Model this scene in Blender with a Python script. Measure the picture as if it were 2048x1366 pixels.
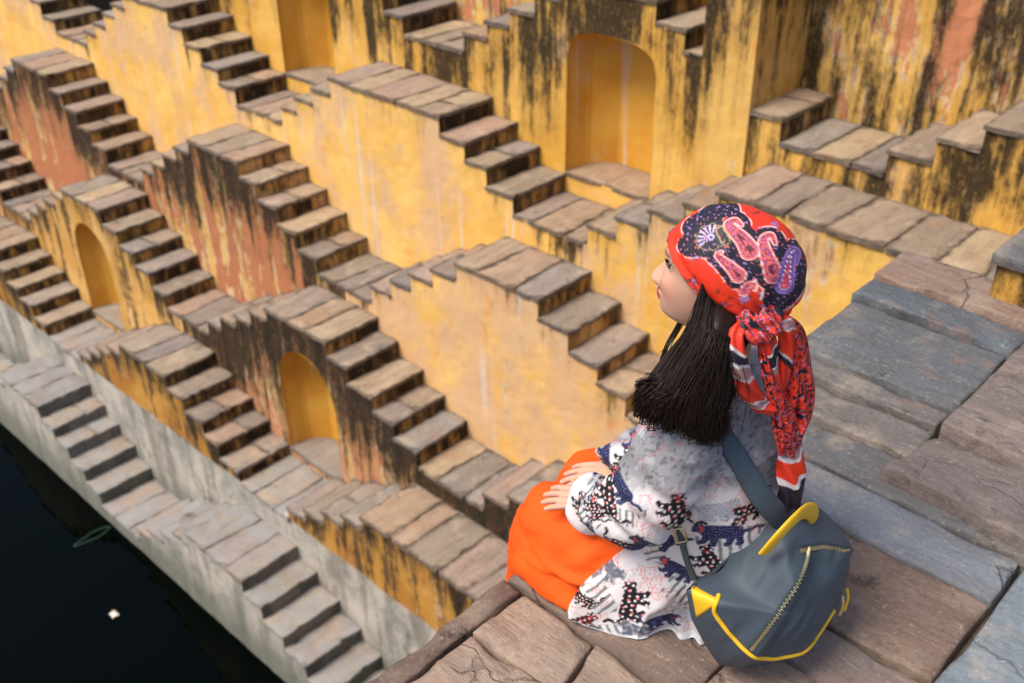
import bpy, bmesh, math, random
import numpy as np
from mathutils import Vector, Matrix, noise as mnoise
for o in list(bpy.data.objects): bpy.data.objects.remove(o)
SC = bpy.context.scene
COL = SC.collection

# ------------------------------------------------------------------ camera
cd = bpy.data.cameras.new('camera'); cam = bpy.data.objects.new('camera', cd); COL.objects.link(cam)
cam.location = (7.51984, -4.74817, 3.11670)
cam.rotation_euler = (math.radians(57.90779), math.radians(0.64988), math.radians(43.60661))
cd.sensor_width = 36.0; cd.lens = 2139.734/2048*36.0
cd.clip_start = 0.05; cd.clip_end = 500
cd.dof.use_dof = True; cd.dof.focus_distance = 1.68; cd.dof.aperture_fstop = 5.6
SC.camera = cam
# ------------------------------------------------------------------ sky, sun, exposure
W = bpy.data.worlds.new('World'); SC.world = W; W.use_nodes = True
wn = W.node_tree; bg = wn.nodes['Background']
sky = wn.nodes.new('ShaderNodeTexSky'); sky.sky_type = 'NISHITA'; sky.sun_disc = False
SUN_EL, SUN_AZ = math.radians(57), math.radians(196)     # azimuth clockwise from +Y
sky.sun_elevation = SUN_EL; sky.sun_rotation = SUN_AZ
sky.air_density = 1.0; sky.dust_density = 2.5; sky.ozone_density = 1.0
wn.links.new(sky.outputs[0], bg.inputs['Color']); bg.inputs['Strength'].default_value = 0.074
sl = bpy.data.lights.new('sun', 'SUN'); sun = bpy.data.objects.new('sun', sl); COL.objects.link(sun)
sl.energy = 1.5; sl.angle = math.radians(26); sl.color = (1.0, 0.91, 0.77)
sd = Vector((math.sin(SUN_AZ)*math.cos(SUN_EL), math.cos(SUN_AZ)*math.cos(SUN_EL), math.sin(SUN_EL)))
sun.rotation_euler = (-sd).to_track_quat('-Z', 'Y').to_euler()
SC.view_settings.view_transform = 'Standard'; SC.view_settings.look = 'None'
SC.view_settings.gamma = 1.0; SC.view_settings.use_curve_mapping = False
SC.view_settings.exposure = 1.46

# ------------------------------------------------------------------ helpers
def link(o, parent=None):
    COL.objects.link(o)
    if parent is not None: o.parent = parent
    return o
def tag(o, label=None, cat=None, group=None, kind=None):
    if label: o['label'] = label
    if cat: o['category'] = cat
    if group: o['group'] = group
    if kind: o['kind'] = kind
    return o
def empty(name, loc=(0, 0, 0), **k):
    o = bpy.data.objects.new(name, None); o.location = loc; o.empty_display_size = .1
    link(o); return tag(o, **k)
def mesh_obj(name, verts, faces, mat, parent=None, smooth=False, attrs=None, world=True):
    me = bpy.data.meshes.new(name)
    me.from_pydata([tuple(v) for v in verts], [], [tuple(f) for f in faces]); me.update()
    if smooth: me.polygons.foreach_set('use_smooth', [True]*len(me.polygons))
    for a, vals in (attrs or {}).items():
        vals = np.asarray(vals, dtype=np.float32)
        if vals.ndim == 1:
            at = me.attributes.new(a, 'FLOAT', 'POINT'); at.data.foreach_set('value', vals)
        else:
            at = me.attributes.new(a, 'FLOAT_COLOR', 'POINT')
            if vals.shape[1] == 3: vals = np.concatenate([vals, np.ones((len(vals), 1), np.float32)], 1)
            at.data.foreach_set('color', vals.ravel())
    if mat: me.materials.append(mat)
    o = bpy.data.objects.new(name, me); link(o, parent)
    if parent is not None and world:
        o.matrix_parent_inverse = Matrix.Translation(parent.location).inverted()
    return o
def nz(p, s=1.0, seed=0.0):
    return mnoise.noise(Vector((p[0]*s+seed*7.31, p[1]*s-seed*3.77, p[2]*s+seed*1.93)))

# ------------------------------------------------------------------ material helpers
class NT:
    def __init__(s, name):
        s.m = bpy.data.materials.new(name); s.m.use_nodes = True
        s.t = s.m.node_tree; s.b = s.t.nodes['Principled BSDF']
    def n(s, typ, **kw):
        nd = s.t.nodes.new(typ)
        for k, v in kw.items(): setattr(nd, k, v)
        return nd
    def L(s, a, b): s.t.links.new(a, b)
    def put(s, sock, v):
        if isinstance(v, bpy.types.NodeSocket): s.L(v, sock)
        elif isinstance(v, (tuple, list)): sock.default_value = (*v, 1.0) if (len(v) == 3 and sock.type == 'RGBA') else v
        else: sock.default_value = v
    def pos(s): return s.n('ShaderNodeNewGeometry').outputs['Position']
    def scale(s, vec, sc, off=(0, 0, 0)):
        m = s.n('ShaderNodeMapping'); s.L(vec, m.inputs[0]); m.inputs['Scale'].default_value = sc; m.inputs['Location'].default_value = off
        return m.outputs[0]
    def noise(s, vec, scale=1.0, detail=4.0, rough=.55, dist=0.0):
        k = s.n('ShaderNodeTexNoise'); s.L(vec, k.inputs['Vector']); k.inputs['Scale'].default_value = scale
        k.inputs['Detail'].default_value = detail; k.inputs['Roughness'].default_value = rough; k.inputs['Distortion'].default_value = dist
        return k.outputs['Fac']
    def vor(s, vec, scale, feature='F1', rnd=1.0):
        k = s.n('ShaderNodeTexVoronoi'); k.feature = feature; s.L(vec, k.inputs['Vector']); k.inputs['Scale'].default_value = scale
        k.inputs['Randomness'].default_value = rnd
        return k.outputs['Distance']
    def math(s, op, a, b=0.0, c=0.0, clamp=False):
        k = s.n('ShaderNodeMath', operation=op, use_clamp=clamp)
        for i, v in enumerate((a, b, c)): s.put(k.inputs[i], v)
        return k.outputs[0]
    def ss(s, v, lo, hi, a=0.0, b=1.0):
        k = s.n('ShaderNodeMapRange', interpolation_type='SMOOTHSTEP')
        s.put(k.inputs['Value'], v)
        if lo > hi: lo, hi, a, b = hi, lo, b, a
        k.inputs['From Min'].default_value = lo; k.inputs['From Max'].default_value = hi
        k.inputs['To Min'].default_value = a; k.inputs['To Max'].default_value = b
        return k.outputs[0]
    def mix(s, fac, a, b):
        k = s.n('ShaderNodeMix', data_type='RGBA', clamp_factor=True)
        s.put(k.inputs[0], fac); s.put(k.inputs[6], a); s.put(k.inputs[7], b)
        return k.outputs[2]
    def mul(s, a, b): return s.math('MULTIPLY', a, b)
    def attr(s, name):
        k = s.n('ShaderNodeAttribute'); k.attribute_name = name; return k
    def sep(s, vec, ax):
        k = s.n('ShaderNodeSeparateXYZ'); s.L(vec, k.inputs[0]); return k.outputs[ax]
    def rnd(s): return s.n('ShaderNodeObjectInfo').outputs['Random']
    def ramp(s, fac, stops):
        k = s.n('ShaderNodeValToRGB'); s.put(k.inputs[0], fac); cr = k.color_ramp
        while len(cr.elements) < len(stops): cr.elements.new(.5)
        for e, (p, c) in zip(cr.elements, stops): e.position = p; e.color = (*c, 1)
        return k.outputs[0]
    def out(s, color, rough=.85, bump=None, bstr=.4, bdist=.01, spec=.3):
        s.put(s.b.inputs['Base Color'], color); s.put(s.b.inputs['Roughness'], rough)
        s.put(s.b.inputs['Specular IOR Level'], spec)
        if bump is not None:
            k = s.n('ShaderNodeBump'); k.inputs['Strength'].default_value = bstr; k.inputs['Distance'].default_value = bdist
            s.L(bump, k.inputs['Height']); s.L(k.outputs[0], s.b.inputs['Normal'])
        return s.m

def plaster(name, black=.35, red=.15, pale=.3, orange=.3, drip=.5, base=((.70, .40, .085), (.60, .31, .05)), redc=(.36, .135, .06), seed=0.0, white_z=None, wk=1.0, thick=1.0, mould_z=None, brown=0.0):
    """lime plaster: yellow wash over red undercoat, pale runs, black mould running from the top edges"""
    k = NT(name); P = k.pos(); off = (seed*13.1, seed*5.7, seed*3.3)
    Q = k.scale(P, (1, 1, 1), off)
    st = k.scale(P, (7.0, 7.0, .62), off); st2 = k.scale(P, (17, 17, .42), off)
    c = k.mix(k.ss(k.noise(Q, 2.2, 5), .35, .65), base[0], base[1])
    # washed out, slightly pink patches and pale vertical runs
    pk = k.mul(k.ss(k.noise(k.scale(P, (1, 1, .8), (9+seed, 2, 4)), 2.0, 6, .65),   .60-.26*pale, .76-.2*pale), .85)
    c = k.mix(pk, c, k.mix(k.noise(st, 1.4, 4), (.62, .40, .225), (.56, .34, .22)))
    run = k.mul(k.ss(k.noise(st2, 1.0, 3, .5), .66-.16*pale, .74-.12*pale), k.ss(k.noise(k.scale(Q, (1, 1, .4)), 1.6, 2), .40, .56, 0, .6+.35*pale))
    c = k.mix(run, c, (.62, .505, .40))
    c = k.mix(k.mul(k.ss(k.noise(k.scale(P, (1, 1, .55), (3+seed, 7, 1)), 4.5, 6, .7), .66-.14*orange, .76), .75), c, (.62, .235, .03))
    # undercoat exposed
    rn = k.math('ADD', k.noise(k.scale(P, (3.4, 3.4, 1.0), (seed*3+5, 1, 2)), 1.6, 7, .68), k.mul(k.ss(k.noise(st, .9, 4), .3, .7), .22))
    rm = k.ss(rn, .90-.42*red, .93-.42*red)
    c = k.mix(rm, c, k.mix(k.noise(Q, 14, 5, .7), redc, (redc[0]*1.25, redc[1]*1.35, redc[2]*1.4)))
    # scraped pale rim of the flaked edge
    rim = k.mul(k.mul(k.ss(rn, .87-.42*red, .89-.42*red), k.ss(rn, .95-.42*red, .92-.42*red)), k.ss(k.noise(Q, 11, 5, .7), .42, .54))
    c = k.mix(k.mul(rim, .85), c, (.60, .47, .29))
    # grain
    g = k.noise(Q, 38, 6, .7)
    c = k.mix(k.mul(k.ss(g, .50, .72), .16), c, (.25, .15, .06))
    if brown > 0:
        bm = k.ss(k.math('ADD', k.noise(st, 1.1, 5, .6), k.mul(k.noise(Q, 7, 6, .7), .45)), .80-.42*brown, .93-.42*brown)
        c = k.mix(bm, c, k.mix(k.noise(st2, 2, 4), (.045, .026, .014), (.16, .085, .035)))
    # black mould: runs start at the top edge and thin out downwards
    top = k.attr('top').outputs['Fac']
    wob = k.math('ADD', k.noise(st, 1.0, 5, .62), k.mul(k.noise(st2, 1.0, 4, .6), .38))      # ~0.35..1.0
    brk = k.math('ADD', k.mul(k.noise(k.scale(P, (1, 1, .45), off), 13, 8, .82), .75), k.mul(k.noise(k.scale(P, (1, 1, .6), (2, 5, seed)), 2.1, 4, .6), .55))
    v = k.math('ADD', wob, k.mul(k.math('SUBTRACT', brk, .28), .95))
    v = k.math('SUBTRACT', v, k.mul(k.ss(top, 0.0, .75*thick), .58))
    bl = k.ss(v, 1.20-.62*black, 1.40-.62*black)
    halo = k.mul(k.ss(v, 1.02-.62*black, 1.34-.62*black), .45)
    bl = k.mul(bl, k.ss(k.noise(k.scale(P, (1, 1, .42), (off[0]+3, off[1], 1)), 60, 6, .85), .74, .50, .30, 1.0))
    if mould_z is not None:
        bl = k.mul(bl, k.ss(k.sep(P, 2), mould_z[0], mould_z[1]))
    bc = k.mix(k.noise(Q, 22, 4), (.008, .006, .004), (.026, .018, .011))
    # thin crust along the very edge
    ed = k.mul(k.ss(top, .05, .0), k.ss(k.noise(Q, 9, 5, .7), .52-.25*black, .62-.2*black))
    c = k.mix(k.mul(ed, .9), c, (.035, .022, .016))
    c = k.mix(halo, c, k.mix(k.noise(Q, 12, 5, .7), (.23, .135, .04), (.11, .07, .03)))
    c = k.mix(k.mul(bl, .95), c, bc)
    if white_z is not None:
        zz = k.math('ADD', k.sep(P, 2), k.mul(k.math('SUBTRACT', k.noise(Q, 5, 4), .5), .07))
        wv = k.ss(zz, white_z+.02, white_z-.02)
        wc = k.mix(k.ss(k.noise(k.scale(P, (1, 1, .7), (1+seed, 4, 8)), 3.4, 6, .7), .38, .66), (.46*wk, .41*wk, .35*wk), (.26*wk, .25*wk, .22*wk))
        wc = k.mix(k.ss(k.noise(k.scale(P, (1, 1, .6), (2, 14+seed, 8)), 4.2, 7, .75), .58, .70), wc, (.085*wk, .095*wk, .08*wk))
        wc = k.mix(k.mul(k.ss(k.math('ADD', k.noise(k.scale(P, (5, 5, .7)), 1, 4), k.mul(k.noise(Q, 12, 6, .7), .3)), .62, .78), .6), wc, (.12*wk, .11*wk, .09*wk))
        wc = k.mix(k.mul(k.ss(zz, white_z-.45, white_z-.95), .8), wc, k.mix(k.noise(Q, 8, 5, .7), (.075, .082, .06), (.17, .17, .14)))
        c = k.mix(wv, c, wc)
    bmp = k.math('ADD', k.mul(k.noise(Q, 26, 8, .7), .5), k.math('ADD', k.mul(rm, -.5), k.mul(k.noise(Q, 5, 4), .6)))
    return k.out(c, .88, bmp, .55, .012, .22)

def stone(name, cols, white_z=None, grain=1.0, dark=.4, axis='y', bstr=.7, edgek=.6, crack=.5):
    """sandstone slab: layered grain, per-slab tone, dark joints and lichen, pale worn nosing"""
    k = NT(name); P = k.pos(); r = k.rnd()
    offn = k.n('ShaderNodeVectorMath', operation='ADD'); k.L(P, offn.inputs[0])
    cmb = k.n('ShaderNodeCombineXYZ'); k.put(cmb.inputs[0], k.mul(r, 37.0)); k.put(cmb.inputs[1], k.mul(r, 91.0)); k.put(cmb.inputs[2], k.mul(r, 13.0))
    k.L(cmb.outputs[0], offn.inputs[1]); Q = offn.outputs[0]
    base = k.ramp(r, [(i/(len(cols)-1), c) for i, c in enumerate(cols)])
    gs = (9, 1.6, 9) if axis == 'y' else (1.6, 9, 9)
    gr = k.noise(k.scale(Q, gs), 1.6*grain, 8, .72, .9)
    gf = k.noise(k.scale(Q, gs), 9*grain, 6, .75, .3)
    c = k.mix(k.ss(gr, .34, .64), k.mix(.36, base, (.07, .055, .045)), base)
    c = k.mix(k.mul(k.ss(k.noise(Q, 5, 7, .7), .50, .66), .60), c, k.mix(.55, base, (.52, .40, .29)))
    c = k.mix(k.mul(k.ss(k.noise(k.scale(Q, (1, 1, 1), (4, 8, 1)), 4, 7, .75), .56, .68), .50), c, (.33, .155, .085))
    c = k.mix(k.mul(k.ss(k.noise(k.scale(Q, (1, 1, 1), (24, 8, 11)), 3.1, 7, .75), .54, .66), .55), c, k.mix(.4, base, (.20, .22, .245)))
    c = k.mix(k.mul(k.ss(gf, .54, .74), .45), c, (.075, .058, .048))
    c = k.mix(k.mul(k.ss(k.noise(k.scale(Q, (1, 1, 1), (14, 3, 1)), 7, 9, .78), .60-.08*dark, .69-.05*dark), .55+.4*dark), c, (.035, .030, .027))
    sp = k.noise(Q, 95, 5, .85)
    c = k.mix(k.mul(k.ss(sp, .55, .68), .55), c, (.045, .036, .03))
    c = k.mix(k.mul(k.ss(sp, .43, .33), .50), c, (.60, .52, .43))
    # hairline cracks along and across the bed
    wq = k.n('ShaderNodeVectorMath', operation='ADD'); k.L(k.scale(Q, (1, .55, 1) if axis == 'y' else (.55, 1, 1)), wq.inputs[0])
    nv = k.n('ShaderNodeTexNoise'); k.L(Q, nv.inputs['Vector']); nv.inputs['Scale'].default_value = 6; nv.inputs['Detail'].default_value = 5
    sv_ = k.n('ShaderNodeVectorMath', operation='SCALE'); k.L(nv.outputs['Color'], sv_.inputs[0]); sv_.inputs['Scale'].default_value = .22
    k.L(sv_.outputs[0], wq.inputs[1])
    ck = k.vor(wq.outputs[0], 3.6, 'DISTANCE_TO_EDGE')
    cm = k.mul(k.ss(ck, .020, .004), k.ss(k.noise(Q, 3.3, 3), .44, .56))
    c = k.mix(k.mul(cm, .9*crack), c, (.045, .034, .028))
    edge = k.attr('edge').outputs['Fac']
    c = k.mix(k.mul(k.ss(k.math('ADD', edge, k.mul(k.math('SUBTRACT', k.noise(Q, 18, 6, .75), .5), 1.3)), .55, 1.15), edgek), c, (.05, .036, .027))
    if white_z is not None:
        wv = k.mul(k.ss(k.sep(P, 2), white_z+.12, white_z-.12), k.ss(k.noise(Q, 3.2, 7, .75), .36, .62, .15, .85))
        c = k.mix(wv, c, k.mix(k.noise(Q, 9, 6, .7), (.20, .205, .21), (.36, .355, .345)))
    bmp = k.math('ADD', k.math('ADD', k.mul(gr, .8), k.mul(gf, .45)), k.math('ADD', k.mul(k.noise(Q, 30, 9, .78), .7), k.mul(cm, -1.2*crack)))
    return k.out(c, .84, bmp, bstr, .014, .25)

# ------------------------------------------------------------------ stepwell dimensions (metres)
PER, PA, TR = 1.63655, .37333, .23323            # half period, half platform width, tread
ZL = {-2: 1.6, -1: .80, 0: .004, 1: -.848, 2: -1.587, 3: -2.348, 4: -3.218, 5: -4.0}
YF = {-2: 1.10, -1: .545, 0: .014, 1: -.490, 2: -.981, 3: -1.470, 4: -1.985}
SD = {-1: .15, 0: .146, 1: .180, 2: .106, 3: .167, 4: .234}
WHITE = -2.36
PL = {}
def build_plasters():
    Y1, Y2, Y3 = ((.79, .49, .15), (.70, .39, .09)), ((.47, .235, .045), (.36, .15, .025)), ((.62, .365, .115), (.50, .26, .06))
    PL['clean'] = plaster('plaster_yellow_clean', .12, .03, .62, .38, .3, Y1, seed=1, white_z=WHITE)
    PL['mould'] = plaster('plaster_yellow_mould', .49, .14, .25, .38, .7, ((.70, .41, .10), (.60, .31, .05)), seed=2, white_z=WHITE, thick=2.4)
    PL['redrun'] = plaster('plaster_red_runs', .58, .86, .25, .1, .7, Y3, (.37, .135, .06), seed=3.4, white_z=WHITE, thick=1.9)
    PL['palerun'] = plaster('plaster_pale_runs', .15, .28, 1.0, .60, .4, Y1, (.50, .25, .13), seed=4.2, white_z=WHITE)
    PL['half'] = plaster('plaster_yellow_patched', .24, .34, .55, .5, .4, ((.76, .46, .11), (.66, .36, .07)), (.42, .20, .11), seed=14.2, white_z=WHITE)
    PL['ochre'] = plaster('plaster_ochre', .46, .22, .10, .75, .4, Y2, (.34, .13, .05), seed=5, white_z=WHITE, brown=.22)
    PL['tan'] = plaster('plaster_tan', .40, .12, .30, .45, .4, Y3, seed=5.6, white_z=WHITE, brown=.12)
    PL['dark'] = plaster('plaster_dark_brown', .66, .84, .05, .3, .8, ((.55, .33, .12), (.4, .2, .05)), (.43, .185, .09), seed=6.3, white_z=WHITE, thick=2.2, brown=.24)
    PL['niche'] = plaster('plaster_niche', .04, .05, .15, .62, .2, ((.66, .36, .06), (.58, .27, .03)), seed=7, white_z=WHITE)
    PL['riser'] = plaster('plaster_riser', .46, .14, .2, .3, .6, ((.56, .33, .10), (.46, .25, .06)), seed=8, white_z=WHITE, wk=.50, brown=.30)
    PL['riserclean'] = plaster('plaster_riser_clean', .32, .05, .3, .3, .6, ((.60, .38, .14), (.5, .28, .08)), seed=9, white_z=WHITE, wk=.42, brown=.15)
build_plasters()
ST = stone('sandstone_tread', [(.20, .18, .165), (.46, .335, .20), (.25, .205, .165), (.36, .25, .16), (.40, .265, .19), (.27, .24, .215), (.41, .30, .195), (.31, .23, .17), (.23, .195, .175), (.37, .27, .205)], WHITE+.1, dark=.30, edgek=.70, crack=.15)
ST_BLUE = stone('sandstone_blue_grey', [(.125, .14, .155), (.18, .155, .14), (.11, .13, .15), (.19, .165, .15)], None, dark=.35, axis='x', crack=.12, bstr=.8)

# ------------------------------------------------------------------ slabs
MORTAR = stone('mud_mortar', [(.12, .085, .06), (.13, .09, .065)], None, dark=.4)
def slab(name, x0, x1, y0, y1, zt, th, mat, parent, seed=0, nx=5, ny=10, jit=.006, hump=.005, tilt=0.0, quad=None):
    """flagstone with ragged rounded edges; quad = 4 corner points (x,y) when it is not a rectangle"""
    rs = random.Random(int(seed*7919)+11)
    c = quad or [(x0, y0), (x1, y0), (x1, y1), (x0, y1)]
    V, F, E = [], [], []
    tx, ty = rs.uniform(-1, 1)*tilt, rs.uniform(-1, 1)*tilt
    for j in range(ny+1):
        v = j/ny
        for i in range(nx+1):
            u = i/nx
            x = (1-v)*((1-u)*c[0][0]+u*c[1][0])+v*((1-u)*c[3][0]+u*c[2][0])
            y = (1-v)*((1-u)*c[0][1]+u*c[1][1])+v*((1-u)*c[3][1]+u*c[2][1])
            b = i in (0, nx) or j in (0, ny)
            z = zt+hump*nz((x, y, zt), 6, seed)+tx*(u-.5)+ty*(v-.5)
            if b:
                z -= .004+.004*rs.random()
                x += rs.uniform(-jit, jit); y += rs.uniform(-jit, jit)
                if rs.random() < .16:                                   # a chip out of the rim
                    kx, ky_ = rs.uniform(.04, .16), rs.uniform(.015, .05); cx_ = sum(p[0] for p in c)/4; cy_ = sum(p[1] for p in c)/4
                    x += (cx_-x)*kx; y += (cy_-y)*ky_; z -= rs.uniform(0, .006)
            V.append((x, y, z)); E.append(1.0 if b else 0.0)
    W_ = nx+1
    for j in range(ny):
        for i in range(nx):
            F.append((j*W_+i, j*W_+i+1, (j+1)*W_+i+1, (j+1)*W_+i))
    ring = [i for i in range(nx+1)]+[j*W_+nx for j in range(1, ny+1)]+[ny*W_+i for i in range(nx-1, -1, -1)]+[j*W_ for j in range(ny-1, 0, -1)]
    base = len(V); n = len(ring)
    for q in ring:
        x, y, z = V[q]; V.append((x+rs.uniform(-.003, .003), y+rs.uniform(-.003, .003), zt-th*.55)); E.append(1.0)
    for q in ring:
        x, y, z = V[q]; V.append((x, y, zt-th)); E.append(1.0)
    for a in range(n):
        b = (a+1) % n
        F.append((ring[b], ring[a], base+a, base+b)); F.append((base+b, base+a, base+n+a, base+n+b))
    return mesh_obj(name, V, F, mat, parent, attrs={'edge': E})

def paving(parent, x0, x1, y0, y1, zt, mat, seed, n=None, th=.035, along='x', nx=4, ny=8):
    """a row of flags across a platform, cut parallel to the short side with uneven widths"""
    rs = random.Random(int(seed*331)+5)
    if along == 'x':
        n = n or max(2, round((x1-x0)/.2)); cuts = [x0]+[x0+(x1-x0)*(i+rs.uniform(-.22, .22))/n for i in range(1, n)]+[x1]
        sk = [0]+[rs.uniform(-.02, .02) for _ in range(n-1)]+[0]
        for i in range(n):
            a, b = cuts[i]+.003, cuts[i+1]-.003
            slab('paving_slab', 0, 0, 0, 0, zt-rs.random()*.006, th, mat, parent, seed+i*.37, nx, ny, tilt=.004,
                 quad=[(a-sk[i], y0), (b-sk[i+1], y0), (b+sk[i+1], y1), (a+sk[i], y1)])
    else:
        n = n or max(2, round((y1-y0)/.2)); cuts = [y0+(y1-y0)*i/n for i in range(n+1)]
        for i in range(n):
            slab('paving_slab', x0, x1, cuts[i]+.003, cuts[i+1]-.003, zt-rs.random()*.006, th, mat, parent, seed+i*.37, ny, nx, tilt=.004)

TH = .032
def stair_block(k, m, mat, label, niche=None, left=True, right=True, ext_r=None, ext_l=None, steps=None, top_over=None, rmat='riser', nmat='niche', z0=None, pmat=None, group='double stair blocks of the stepwell'):
    """one module: plastered wall with flights down to both sides, treads and platform flags as parts"""
    zl, zup = ZL[k], ZL[k-1]
    yf, yb = YF[k], YF[k-1]
    xc = m*PER; top = zup-SD[k] if top_over is None else top_over
    r = (zup-SD[k]-zl)/5
    xl, xr = xc-PER, xc+PER
    if ext_r is not None: xr = ext_r
    if ext_l is not None: xl = ext_l
    z0 = ZL[k+1]-.06 if z0 is None else z0
    # height profile (structural top, under the slabs): list of (x0, x1, z, kind)
    prof = []
    def hz(i): return min(top, zup-SD[k]-i*r)
    if left:
        prof.append((xl, xc-PA-4*TR, zl, 'landing'))
        for i in (4, 3, 2, 1): prof.append((xc-PA-i*TR, xc-PA-(i-1)*TR, hz(i), 'tread'))
    prof.append((xc-PA if left else xl, xc+PA if right else xr, top, 'platform'))
    if right:
        for i in (1, 2, 3, 4): prof.append((xc+PA+(i-1)*TR, xc+PA+i*TR, hz(i), 'tread'))
        prof.append((xc+PA+4*TR, xr, zl, 'landing'))
    jr = random.Random(int(k*97+m*13+500)); prof = [list(p) for p in prof]
    for i in range(len(prof)-1):
        if prof[i][3] == 'landing' or prof[i+1][3] == 'landing': continue
        d = jr.uniform(-.013, .013); prof[i][1] += d; prof[i+1][0] += d
    for p in prof:
        if p[3] == 'tread': p[2] += jr.uniform(-.010, .010)
    prof = [tuple(p) for p in prof]
    root = empty('stair_block', (xc, yf, zl), label=label, cat='stairs', group=group)
    sd = k*17+m*3.1
    rs = random.Random(int(sd*100)+3)
    # ---- front wall grid
    xs = sorted(set([round(p[0], 5) for p in prof]+[round(p[1], 5) for p in prof]))
    if niche: xs += [niche['x0'], niche['x1']]
    fine = []
    xs = sorted(set(xs))
    for a, b in zip(xs[:-1], xs[1:]):
        n = max(1, round((b-a)/.036)); fine += [a+(b-a)*i/n for i in range(n)]
    fine.append(xs[-1])
    def topz(x):
        for a, b, z, kd in prof:
            if a-1e-6 <= x <= b+1e-6: return z
        return prof[-1][2]
    def arch(x):
        u = (x-(niche['x0']+niche['x1'])/2)/((niche['x1']-niche['x0'])/2); u = max(-1, min(1, u))
        return niche['spring']+(niche['apex']-niche['spring'])*(1-abs(u)**niche.get('pw', 2.2))**(1/niche.get('pw', 2.2))
    V, F, T = [], [], []
    def wallpt(x, z, t):
        d = .006*nz((x, 0, z), 4, sd)+.003*nz((x, 0, z), 15, sd)
        V.append((x, yf+d, z)); T.append(t); return len(V)-1
    for a, b in zip(fine[:-1], fine[1:]):
        xm = (a+b)/2; zt = topz(xm)-TH*.55
        ivs = [(z0, zt, z0, zt)]
        if niche and niche['x0']-1e-6 < xm < niche['x1']+1e-6:
            ivs = [(z0, niche['sill'], z0, niche['sill']), (arch(a), zt, arch(b), zt)]
        for za0, za1, zb0, zb1 in ivs:
            n = max(1, round((za1-za0)/.05))
            pa = [wallpt(a, za0+(za1-za0)*i/n, zt-(za0+(za1-za0)*i/n)) for i in range(n+1)]
            pb = [wallpt(b, zb0+(zb1-zb0)*i/n, zt-(zb0+(zb1-zb0)*i/n)) for i in range(n+1)]
            for i in range(n): F.append((pa[i], pb[i], pb[i+1], pa[i+1]))
    # tops (bed of the slabs) and back, sides
    def q4(*pts):
        i0 = len(V)
        for p in pts: V.append(p); T.append(.3)
        F.append(tuple(range(i0, i0+4)))
    bV, bF = [], []
    for a, b, z, kd in prof:
        z -= TH*.55; i0 = len(bV)
        bV += [(a, yf, z), (b, yf, z), (b, yb, z), (a, yb, z)]; bF.append((i0, i0+1, i0+2, i0+3))
    mesh_obj('mortar_bed', bV, bF, MORTAR, root)
    q4((xr, yf, z0), (xr, yb, z0), (xr, yb, topz(xr-.001)-TH*.55), (xr, yf, topz(xr-.001)-TH*.55))
    q4((xl, yb, z0), (xl, yf, z0), (xl, yf, topz(xl+.001)-TH*.55), (xl, yb, topz(xl+.001)-TH*.55))
    mesh_obj('wall', V, F, mat, root, attrs={'top': T})
    # ---- risers, each a part
    for p, q in zip(prof[:-1], prof[1:]):
        if abs(p[2]-q[2]) < .01: continue
        x = p[1]; zlo, zhi = min(p[2], q[2])-TH*.5, max(p[2], q[2])-TH*.4
        sg = 1 if p[2] > q[2] else -1
        V, F, T = [], [], []; ny, nzz = 10, 3
        for j in range(nzz+1):
            for i in range(ny+1):
                y = yf+.002+(yb-yf-.002)*i/ny; z = zlo+(zhi-zlo)*j/nzz
                V.append((x+sg*(.001+.004*nz((x, y, z), 9, sd)), y, z)); T.append(zhi-z)
        for j in range(nzz):
            for i in range(ny):
                f = (j*(ny+1)+i, j*(ny+1)+i+1, (j+1)*(ny+1)+i+1, (j+1)*(ny+1)+i)
                F.append(f if sg > 0 else f[::-1])
        mesh_obj('riser', V, F, PL[rmat], root, attrs={'top': T})
    # ---- treads and platform flags
    for n_, (a, b, z, kd) in enumerate(prof):
        s_ = sd+n_*.73
        if kd == 'tread':
            rgt = a >= xc
            xa, xb = (a-.0, b+.014) if rgt else (a-.014, b)
            yy0, yy1 = yf-.012, yb-.002
            if rs.random() < .3:
                ym = yy0+(yy1-yy0)*rs.uniform(.4, .65)
                slab('tread', xa, xb, yy0, ym-.002, z, TH, ST, root, s_, 3, 5)
                slab('tread', xa, xb, ym+.002, yy1, z-.003, TH, ST, root, s_+.2, 3, 4)
            else: slab('tread', xa, xb, yy0, yy1, z, TH, ST, root, s_, 4, 10)
        elif kd == 'platform':
            paving(root, a-.012, b+.014, yf-.014, yb-.002, z, pmat or ST, s_, n=max(3, round((b-a)/.25)))
    # ---- niche
    if niche:
        nx0, nx1, dp = niche['x0'], niche['x1'], niche.get('depth', .32)
        V, F, T = [], [], []
        N = 28; us = [nx0+(nx1-nx0)*(.5-.5*math.cos(math.pi*i/N)) for i in range(N+1)]
        # outline: left jamb up, arch, right jamb down ; interior tapers to a three sided back
        out = [(nx0, niche['sill']+(arch(nx0)-niche['sill'])*i/8) for i in range(8)]+[(x, arch(x)) for x in us]+[(nx1, niche['sill']+(arch(nx1)-niche['sill'])*(8-i)/8) for i in range(1, 9)]
        cx = (nx0+nx1)/2; hw = (nx1-nx0)/2
        def ring(d, sc):
            i0 = len(V)
            for x, z in out:
                zz = niche['sill']+(z-niche['sill'])*(1-.06*(1-sc)); V.append((cx+(x-cx)*sc, yf+d, zz)); T.append(.6)
            return i0
        rr = [ring(-.001, 1), ring(dp*.12, 1.0), ring(dp*.5, .93), ring(dp*.62, .88), ring(dp, .52), ring(dp*1.02, .48)]
        n = len(out)
        for a, b in zip(rr[:-1], rr[1:]):
            for i in range(n-1): F.append((a+i, a+i+1, b+i+1, b+i))
        F.append(tuple(rr[-1]+i for i in range(n)))
        mesh_obj('niche', V, F, PL[nmat], root, attrs={'top': T})
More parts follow.
